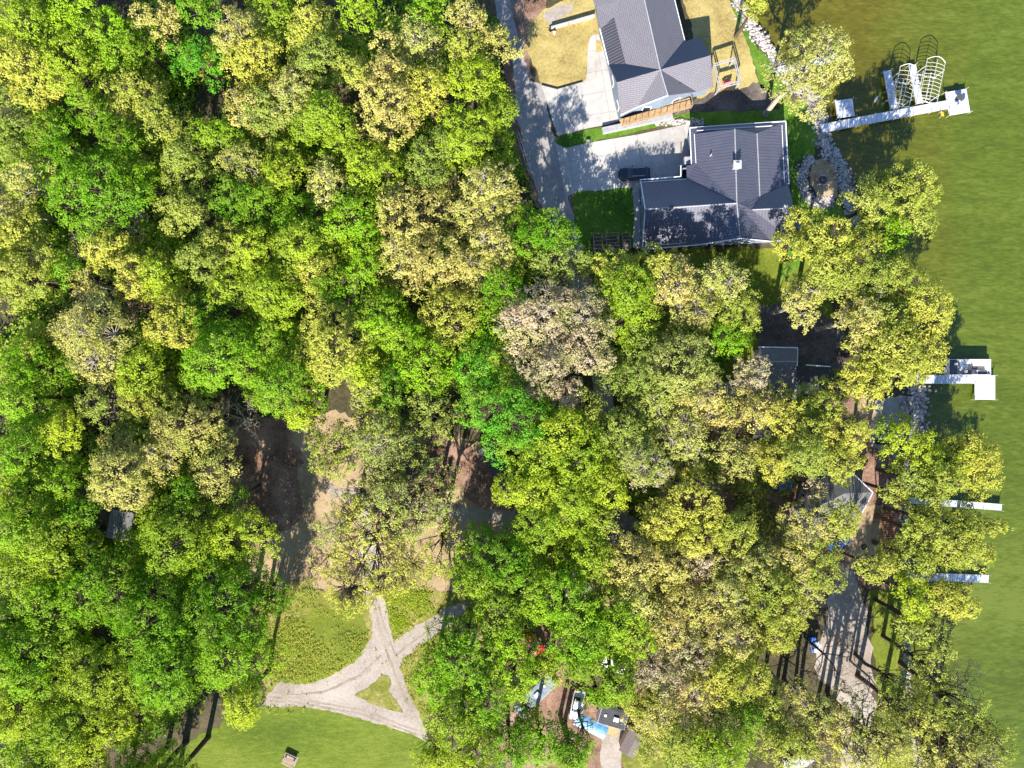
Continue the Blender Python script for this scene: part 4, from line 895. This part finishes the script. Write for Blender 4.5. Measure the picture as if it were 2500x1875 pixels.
# things on the end platform
g = empty('patio_table', (*P(2333, 243)[:2], 0.352), 0, 'round dark table on the square dock platform', 'table')
MB().tube((0, 0, 0.68), (0, 0, 0.73), 0.5, n=18).build('table_top', M['charcoal'], g); MB().tube((0, 0, 0), (0, 0, 0.68), 0.05).tube((0, 0, 0), (0, 0, 0.05), 0.28, n=12).build('pedestal', M['charcoal'], g)
for i, (x, y, a, wd) in enumerate(((2330, 258, 0.3, 'left'), (2344, 256, 2.6, 'right'))):
    g = empty('deck_chair', (*P(x, y)[:2], 0.352), a, f'{wd} of two pale chairs below the dark dock table', 'chair', 'chairs on the dock platform')
    MB().box(0.5, 0.5, 0.05, 0, 0, 0.42).build('seat', M['white'], g); MB().box(0.5, 0.05, 0.5, 0, -0.26, 0.47).build('backrest', M['white'], g)
    for sx in (-.22, .22):
        for sy in (-.22, .22): MB().tube((sx, sy, 0), (sx, sy, 0.42), 0.02, n=5).build('leg', M['alu'], g)
g = empty('swim_ladder', (*P(2297, 280)[:2], 0), math.radians(12), 'yellow runged swim ladder under the square dock platform', 'ladder')
for sy in (-.35, .35): MB().tube((0, sy, -1), (-0.3, sy, 0.75), 0.035).build('rail', M['alu'], g)
for i in range(5): MB().box(0.13, 0.66, 0.04, -0.1 - 0.16 * i + 0.45, 0, 0.02 + 0.13 * i).build('rung', M['yellow'], g)
g = empty('mooring_buoy', (*P(2142, 240)[:2], -0.4), math.radians(60), 'small white mooring buoy floating left of the finger piers', 'buoy')
MB().tube((-0.5, 0, 0), (0, 0, 0), 0.08, 0.22, 10).tube((0, 0, 0), (0.5, 0, 0), 0.22, 0.08, 10).build('float', M['white'], g); MB().ring(0.08, 0.02, 0.55, 0, 0, 10, 5).build('eye', M['alu'], g)

# pontoon boat
p = P(2368, 896, 1.0); pb = empty('pontoon_boat', (p.x, p.y, -0.45), 0, 'white pontoon boat with tan couches moored by the L-shaped dock', 'boat')
for b in (-1, 1): MB().tube((-3.3, b * 0.85, 0.25), (3.0, b * 0.85, 0.25), 0.32, n=12).tube((3.0, b * 0.85, 0.25), (3.6, b * 0.85, 0.4), 0.32, 0.08, n=12).build('pontoon', M['alu'], pb)
MB().box(6.9, 2.4, 0.12, 0, 0, 0.6).build('deck', M['beige'], pb, bevel=0.03)
fr = MB()
for b in (-1, 1): fr.box(6.3, 0.05, 0.75, 0, b * 1.15, 0.72)
fr.box(0.05, 2.3, 0.75, -3.15, 0, 0.72).box(0.05, 0.8, 0.75, 3.15, 0.78, 0.72).box(0.05, 0.8, 0.75, 3.15, -0.78, 0.72); fr.build('fence', M['white'], pb)
for (sx, sy, x, y) in ((1.9, 0.6, 2.0, 0.78), (0.6, 1.3, 2.85, 0.1), (1.7, 0.6, 2.1, -0.78), (0.6, 1.6, -1.0, 0.3), (1.1, 0.6, 0.0, 0.8)):
    st = MB().box(sx, sy, 0.42, x, y, 0.722).build('couch', M['white'], pb, bevel=0.06)
MB().box(0.9, 0.62, 0.75, 0.3, -0.78, 0.722).build('console', M['charcoal'], pb, bevel=0.06)
MB().box(1.3, 0.55, 0.05, 2.1, -0.78, 1.145).box(0.8, 0.4, 0.05, 1.2, -0.1, 0.724).build('dark_cushion', M['charcoal'], pb)
for y in (-0.35, 0.35):
    s_ = MB().tube((-0.45, y - 0.35, 0.72), (-0.45, y - 0.35, 1.15), 0.05).box(0.5, 0.5, 0.12, -0.45, y - 0.35, 1.15).build('captain_seat', M['beige'], pb)
MB().box(1.35, 2.15, 0.5, -2.4, 0, 0.75).build('stern_cover', M['charcoal'], pb, bevel=0.15); MB().box(0.5, 0.35, 0.25, -2.1, 0.45, 1.252).build('cushion', M['white'], pb, bevel=0.05)
MB().box(0.5, 0.4, 0.6, -3.65, 0, 0.6).build('motor', M['black'], pb, bevel=0.08)
MB().box(0.5, 1.9, 0.05, 3.45, 0, 0.66).build('bow_step', M['alu'], pb)

# ------------------------------------------------------------------ car
def car(name, px, py, ang, label, paint, L=4.8, Wd=1.95, H=1.75, cat='car', long_cabin=True):
    p = P(px, py, 0.9); root = empty(name, (p.x, p.y, 0), ang, label, cat)
    # lofted body: stations along x with half width and heights
    st = [(-L / 2, .72, .45, .85), (-L / 2 + .12, .86, .32, 1.0), (-L / 2 + .9, .96, .28, 1.08), (0, 1, .28, 1.05), (L / 2 - 1.3, .98, .28, 1.05), (L / 2 - .35, .92, .3, .95), (L / 2 - .05, .8, .38, .8), (L / 2, .66, .45, .7)]
    def loft(st, name_, mat, par):
        V, F = [], []
        for x, hw, z0, z1 in st:
            hw *= Wd / 2; zm = (z0 + z1) / 2
            V += [(x, -hw * .9, z0), (x, -hw, zm), (x, -hw * .93, z1 - .05), (x, -hw * .7, z1), (x, hw * .7, z1), (x, hw * .93, z1 - .05), (x, hw, zm), (x, hw * .9, z0)]
        for i in range(len(st) - 1):
            for j in range(8): F.append((i * 8 + j, i * 8 + (j + 1) % 8, (i + 1) * 8 + (j + 1) % 8, (i + 1) * 8 + j))
        F += [tuple(range(8)), tuple(range((len(st) - 1) * 8, len(st) * 8))[::-1]]
        F = [f[::-1] for f in F]
        me = bpy.data.meshes.new(name_); me.from_pydata(V, [], F); me.update()
        o = link_mesh(name_, me, mat, par)
        for q in me.polygons: q.use_smooth = True
        o.modifiers.new('e', 'EDGE_SPLIT').split_angle = math.radians(40); return o
    body = loft(st, 'body', paint, root)
    x0, x1 = (-L / 2 + .25, L / 2 - 1.35) if long_cabin else (-L / 2 + 1.0, L / 2 - 1.3)
    loft([(x0, .8, 1.0, 1.06), (x0 + .35, .84, 1.0, H - .12), (x1 - .8, .84, 1.0, H - .12), (x1, .82, 1.0, 1.06)], 'windows', M['glass'], root)
    loft([(x0 + .3, .68, H - .14, H - .08), (x0 + .45, .76, H - .14, H), (x1 - .95, .76, H - .14, H), (x1 - .75, .68, H - .14, H - .08)], 'roof', paint, root)
    for a in (-L / 2 + .85, L / 2 - .95):
        for b in (-1, 1):
            wv = MB().tube((a, b * (Wd / 2 - .22), .35), (a, b * (Wd / 2 + .01), .35), .35, n=18).build('wheel', M['rubber'], root)
            MB().tube((a, b * (Wd / 2 + .012), .35), (a, b * (Wd / 2 + .03), .35), .21, n=12).build('rim', M['alu'], wv)
    for b in (-1, 1):
        MB().box(.1, .32, .14, L / 2 - .06, b * .68, .62).build('headlight', M['white'], root); MB().box(.06, .2, .2, -L / 2 + .02, b * .72, .72).build('tail_light', M['red'], root)
        MB().box(.16, .2, .14, x1 - .75, b * (Wd / 2 + .08), 1.0).build('mirror', paint, root)
    for b in (-1, 1): MB().box(L * .4, .05, .05, -.4, b * Wd / 2 * .62, H + .01).build('roof_rail', M['alu'], root)
    return root
car('parked_car', 1549, 424, math.radians(182), 'black estate car parked on the concrete driveway of the metal roofed house', M['carpaint'])
car('parked_car', 1303, 1566, math.radians(-58), 'bright red car nose showing between lime trees', M['red'], L=4.2)
car('parked_car', 1410, 1722, math.radians(-100), 'silver pickup beside the pale blue canopy', M['alu'], L=4.6, long_cabin=False)
car('parked_car', 1496, 1619, math.radians(-30), 'white van nearly hidden by the green mass', M['white'], L=4.6, H=1.9)

# golf cart
p = P(1995, 1581, 1.7); gc = empty('golf_cart', (p.x, p.y, 0), math.radians(105), 'white roofed golf cart at the edge of the tan canopy', 'golf cart')
MB().box(2.3, 1.15, 0.35, 0, 0, 0.3).build('body', M['blue'], gc, bevel=0.08); MB().box(1.5, 1.2, 0.07, 0.15, 0, 1.8).build('roof', M['white'], gc, bevel=0.03)
MB().box(0.5, 1.0, 0.25, -0.1, 0, 0.65).box(0.12, 1.0, 0.5, -0.38, 0, 0.85).build('seat', M['charcoal'], gc)
for a in (-.55, .85):
    for b in (-.52, .52): MB().tube((a, b, .6), (a * .9, b, 1.8), .025, n=5).build('roof_post', M['black'], gc)
for a in (-.8, .8):
    for b in (-.5, .5): MB().tube((a, b - .1, .22), (a, b + .1, .22), .22, n=12).build('wheel', M['rubber'], gc)

# camper trailers
def camper(px, py, ang, L, Wd, label, roofmat, front=True, group='camper trailers at the bottom'):
    p = P(px, py, 2.4); root = empty('camper_trailer', (p.x, p.y, 0), ang, label, 'camper', group)
    MB().box(L, Wd, 2.05, 0, 0, 0.55).build('body', M['white'], root, bevel=0.12)
    MB().box(L - .15, Wd - .15, 0.06, 0, 0, 2.602).build('roof', roofmat, root, bevel=0.02)
    ac = MB().box(0.8, 0.65, 0.25, 0.4, 0, 2.664).build('air_conditioner', M['white'], root, bevel=0.05)
    for x in (-L * .3, L * .28): MB().box(.38, .38, .1, x, 0.1, 2.664).build('roof_vent', M['alu'], root)
    for b in (-1, 1):
        for x in (-L * .25, L * .2):
            f = MB().box(.9, .04, .5, x, b * (Wd / 2 + .01), 1.6).build('window', M['glass'], root)
        wv = MB().tube((-.3, b * (Wd / 2 - .2), .33), (-.3, b * (Wd / 2 - .02), .33), .33, n=14).build('wheel', M['rubber'], root)
    MB().box(.6, .04, 1.7, L * .38, -Wd / 2 - .02, .7).build('door', M['alu'], root)
    MB().tube((L / 2, .5, .5), (L / 2 + 1.1, 0, .5), .05).tube((L / 2, -.5, .5), (L / 2 + 1.1, 0, .5), .05).build('hitch', M['black'], root)
    return root
camper(1306, 1698, math.radians(45), 7.4, 2.3, 'long slate roofed camper trailer set diagonally under lime trees', plain('camper_roof_slate', (0.17, 0.21, 0.25), 0.6, var=0.35))
cr = camper(1497, 1752, math.radians(-16), 4.2, 2.7, 'dark roofed camper with white edge, right of the blue canopy', M['darkroof'])
MB().box(2.4, 2.2, 0.08, -3.3 * 1 + 4.0, -2.4, 0.25).build('step_deck', M['cedar'], cr)
g = empty('awning', (*P(1443, 1772, 2.3)[:2], 0), math.radians(-27), 'pale blue tarp awning left of the dark roofed camper', 'awning')
tp = MB(); nx, ny = 12, 5
tv = [(-2.5 + 5.0 * i / nx, -1.0 + 2.0 * j / ny, 2.35 + 0.25 * math.sin(j / ny * math.pi) - 0.08 * abs(math.sin(i * 1.05))) for j in range(ny + 1) for i in range(nx + 1)]
tf = [(j * (nx + 1) + i, j * (nx + 1) + i + 1, (j + 1) * (nx + 1) + i + 1, (j + 1) * (nx + 1) + i) for j in range(ny) for i in range(nx)]
o = tp.add(tv, tf).build('tarp', M['skyblue'], g); sm_ = o.modifiers.new('t', 'SOLIDIFY'); sm_.thickness = 0.03
for a in (-2.4, 2.4):
    for b in (-.95, .95): MB().tube((a, b, 0), (a, b, 2.33), .035, n=6).build('pole', M['alu'], g)
g = empty('patio_table', (*P(1538, 1769)[:2], 0), 0, 'round pale ring table between dark camper and brown shed', 'table')
MB().ring(0.3, 0.06, 0, 0, 0.7, 18, 6).build('table_rim', M['alu'], g); MB().tube((0, 0, 0), (0, 0, 0.68), 0.04).tube((0, 0, .66), (0, 0, .69), .27, n=14).build('table_top', M['charcoal'], g)
# blue tarps
def tarp(px, py, sx, sy, ang, label, mat, hh=1.2):
    g = empty('tarp_pile', (*P(px, py, hh)[:2], 0), ang, label, 'tarp'); r = random.Random(int(px))
    n_ = 10; V = []; 
    for j in range(n_ + 1):
        for i in range(n_ + 1):
            u, v = i / n_ * 2 - 1, j / n_ * 2 - 1; e = max(abs(u), abs(v))
            V.append((u * sx / 2 * (1 + .06 * r.random()), v * sy / 2 * (1 + .06 * r.random()), max(0.02, hh * (1 - e ** 4) * (0.8 + 0.3 * r.random()))))
    F = [(j * (n_ + 1) + i, j * (n_ + 1) + i + 1, (j + 1) * (n_ + 1) + i + 1, (j + 1) * (n_ + 1) + i) for j in range(n_) for i in range(n_)]
    MB().add(V, F).build('tarp_sheet', mat, g)
    MB().tube((-sx / 2, -sy / 2, .03), (sx / 2, sy / 2, .06), .02, n=4).build('rope', M['wood'], g)
tarp(1918, 1180, 3.0, 2.4, 0.2, 'blue tarp below the cottage, left of the grey hip roof', M['blue'])
tarp(2056, 1330, 3.3, 1.3, 0.5, 'bright blue tarp beside the sandy yard', M['blue'])

# ------------------------------------------------------------------ garden things
def rack(px, py, L, Wd, label, n_=5):
    p = P(px, py, 1.8); g = empty('garden_trellis', (p.x, p.y, 0), math.radians(3), label, 'trellis', 'wooden garden trellises below the dark lawn')
    for a in (-1, 1):
        for b in (-1, 1): MB().tube((a * L / 2, b * Wd / 2, 0), (a * L / 2, b * Wd / 2, 1.9), .06, n=6).build('post', M['wood'], g)
        MB().box(.12, Wd + .3, .12, a * L / 2, 0, 1.9).build('side_beam', M['wood'], g)
    for i in range(n_): MB().box(L + .3, .09, .09, 0, -Wd / 2 + Wd * i / (n_ - 1), 2.025).build('slat', M['wood'], g)
    MB().box(L, Wd, .25, 0, 0, 0).build('planter_bed', M['soil_and_shade'], g)
rack(1460, 589, 1.3, 2.3, 'left of three weathered wooden trellises under the dark lawn'); rack(1495, 589, 1.8, 2.4, 'middle and widest of three wooden trellises', 6); rack(1529, 587, 1.1, 2.2, 'right of three weathered wooden trellises, next to the path')
# pergola by the shingled house
q = [P(x, y, 2.5) for x, y in ((1743, 159), (1793, 143), (1807, 200), (1757, 214))]; cc = sum(q, Vector()) / 4; cc.z = 0
g = empty('pergola', cc, 0, 'open square steel pergola on the straw lawn beside the shingled house', 'pergola'); q = [v - cc for v in q]
STEEL = plain('painted_steel', (0.36, 0.36, 0.40), 0.5)
for i in range(4):
    a, b = q[i], q[(i + 1) % 4]; ang = math.atan2(b.y - a.y, b.x - a.x); m_ = (a + b) / 2
    nrm = Vector((-(b - a).y, (b - a).x, 0)).normalized() * .14
    bb_ = MB()
    for s_ in (1, -1): bb_.box((b - a).length, .09, .2, m_.x + nrm.x * s_, m_.y + nrm.y * s_, 2.4 + .004 * i, ang)
    bb_.build('beam', STEEL, g); MB().box(.16, .16, 2.4, a.x, a.y, 0).build('post', STEEL, g)
s_ = empty('garden_swing', (*P(1774, 200, .5)[:2], 0), .3, 'coral red cushioned swing seat hanging in the steel pergola', 'swing')
MB().box(1.3, .5, .12, 0, 0, .45).build('seat', M['pink'], s_, bevel=.04); o = MB().box(1.3, .12, .5, 0, -.28, .55).build('backrest', M['pink'], s_, bevel=.04)
for a in (-.6, .6): MB().tube((a, 0, .5), (a, 0, 2.35), .015, n=4).build('chain', M['alu'], s_)
# fire pit
p = P(2007, 441); g = empty('fire_pit', (p.x, p.y, 0.03), 0, 'round stone fire pit on the sandy patio by the shore', 'fire pit'); r = random.Random(3)
sb = MB()
for i in range(18):
    t = i / 18 * 6.283; sb.box(.24, .34, .35, math.cos(t) * .72, math.sin(t) * .72, 0, t + r.uniform(-.1, .1), .85)
sb.build('stone_ring', M['stone'], g); MB().tube((0, 0, .02), (0, 0, .1), .55, n=16).build('ash_bed', M['charcoal'], g)
for t in (.3, 1.5, 2.6): MB().tube((math.cos(t) * .4, math.sin(t) * .4, .15), (-math.cos(t) * .4, -math.sin(t) * .4, .2), .06, n=6).build('log', M['wood'], g)
# picnic table on slab
p = P(709, 1853); g = empty('picnic_table', (p.x, p.y, .02), math.radians(-25), 'small brown picnic table on the bottom lawn', 'picnic table')
for i in range(5): MB().box(1.9, .14, .05, 0, -.32 + .16 * i, .74).build('top_plank', M['wood'], g)
for b in (-.78, .78): MB().box(1.9, .26, .05, 0, b, .44).build('bench', M['wood'], g)
for a in (-.7, .7):
    for b in (-1, 1): MB().tube((a, b * .7, 0), (a, b * .2, .74), .05, n=5).build('leg', M['wood'], g)
    MB().box(.08, 1.7, .08, a, 0, .36).build('crossbar', M['wood'], g)
o = MB().box(2.1, 1.6, .05, 0, 0, 0).build('paving_slab', M['gravel'], None); o.location = (p.x, p.y, .025); o.rotation_euler.z = math.radians(-25); tag(o, 'pale slab under the picnic table on the lawn', 'slab')
# boardwalk by the sandy yard
p = P(2168, 1300); g = empty('boardwalk', (p.x, p.y, 0), 0, 'reddish slatted boardwalk steps beside the sandy yard', 'boardwalk')
for b, xx in ((0, -.85), (1, .85)): MB().box(.22, 7.0, .3, xx, 0, 0).build('side_beam', M['rust_wood'], g)
for i in range(26): MB().box(1.5, .16, .08, 0, -3.3 + i * .264, .24).build('tread', M['rust_wood'], g)
p = P(2109, 1335); o = MB().ring(.32, .11, 0, 0, .11, 20, 8).build('tyre', M['rubber'], None); o.location = p; tag(o, 'old round tyre lying by the sandy yard', 'tyre')
# hidden wooden deck
p = P(1710, 1184, .8); g = empty('wooden_deck', (p.x, p.y, 0), math.radians(-8), 'grey slatted wooden deck glimpsed under the canopy', 'deck')
for i in range(24): MB().box(.26, 2.0, .06, -3.4 + i * .29, 0, .8).build('board', M['wood'], g)
for a in (-3.2, 0, 3.2): MB().box(.15, 1.9, .8, a, 0, 0).build('support', M['wood'], g)
# barrel and lid in the clearing
p = P(1096, 1143, .5); g = empty('rubbish_barrel', (p.x, p.y, 0), 0, 'black rubbish barrel on the leaf litter in the clearing', 'barrel')
MB().tube((0, 0, 0), (0, 0, .9), .3, .34, 14).build('drum', M['black'], g, smooth=False); MB().ring(.34, .035, 0, 0, .9, 16, 5).build('rim', M['charcoal'], g)
p = P(1054, 1127, .4); g = empty('garden_table', (p.x, p.y, 0), .5, 'pale yellow square table in the clearing beside the hut', 'table')
MB().box(1.2, 1.0, .05, 0, 0, .7).build('table_top', plain('pale_yellow_paint', (.45, .44, .16), .6), g, bevel=.02)
for a in (-.5, .5):
    for b in (-.4, .4): MB().tube((a, b, 0), (a, b, .7), .03, n=5).build('leg', M['wood'], g)
# rail fence along the road
A_, B2 = P(1262, 328), P(1294, 430); g = empty('rail_fence', A_, math.atan2(B2.y - A_.y, B2.x - A_.x), 'two-rail wooden fence along the shaded left side of the road', 'fence'); L = (B2 - A_).length
for z_, y_ in ((.55, -.08), (1.0, .22)): MB().box(L, .09, .09, L / 2, y_, z_).build('rail', M['beige'], g)
for i in range(5): MB().box(.12, .12, 1.1, L * i / 4, .07, 0).build('post', M['wood'], g)
# rocks and odds at the yard
p = P(1347, 75); g = empty('wheelbarrow', (p.x, p.y, 0), .6, 'dark wheelbarrow with white bucket at the top of the straw yard', 'wheelbarrow')
MB().add([(-.5, -.3, .6), (.5, -.3, .6), (.5, .3, .6), (-.5, .3, .6), (-.3, -.18, .3), (.3, -.18, .3), (.3, .18, .3), (-.3, .18, .3)], [(4, 5, 6, 7), (0, 1, 5, 4), (1, 2, 6, 5), (2, 3, 7, 6), (3, 0, 4, 7)]).build('tray', M['black'], g)
for b in (-.25, .25): MB().tube((.6, b * .3, .2), (-1.0, b, .55), .025, n=5).build('handle', M['wood'], g)
MB().tube((.55, -.05, .2), (.55, .05, .2), .2, n=12).build('wheel', M['rubber'], g)
p = P(1353, 82); g = empty('bucket', (p.x, p.y, 0), 0, 'white bucket beside the wheelbarrow in the straw yard', 'bucket'); MB().tube((0, 0, 0), (0, 0, .4), .15, .2, 14).build('pail', M['white'], g); MB().ring(.2, .02, 0, 0, .4, 14, 5).build('rim', M['alu'], g)
p = P(1435, 347); o = MB().box(.5, .5, .5).build('utility_box', M['greywall'], None, bevel=.04); o.location = p; tag(o, 'small grey utility box on the green strip edge of the driveway', 'utility box')
# red garden chair and canoe by the lane
p = P(1955, 1712); g = empty('garden_chair', (p.x, p.y, 0), .8, 'small red garden chair near the gravel lane', 'chair')
MB().box(.55, .55, .06, 0, 0, .42).build('seat', M['red'], g); MB().box(.55, .06, .6, 0, -.28, .48).build('backrest', M['red'], g)
for a in (-.24, .24):
    for b in (-.24, .24): MB().tube((a, b, 0), (a, b, .42), .02, n=5).build('leg', M['red'], g)
p = P(1952, 1864, 1.2); g = empty('covered_boat', (p.x, p.y, 0), .15, 'small white covered boat at the bottom edge', 'boat')
MB().prism([(-2.2, -.8), (1.2, -.8), (2.4, 0), (1.2, .8), (-2.2, .8)], .3, 1.0).build('hull', M['white'], g, bevel=.08); MB().prism([(-2.0, -.7), (1.1, -.7), (2.1, 0), (1.1, .7), (-2.0, .7)], 1.002, 1.12).build('cover', M['dockw'], g)
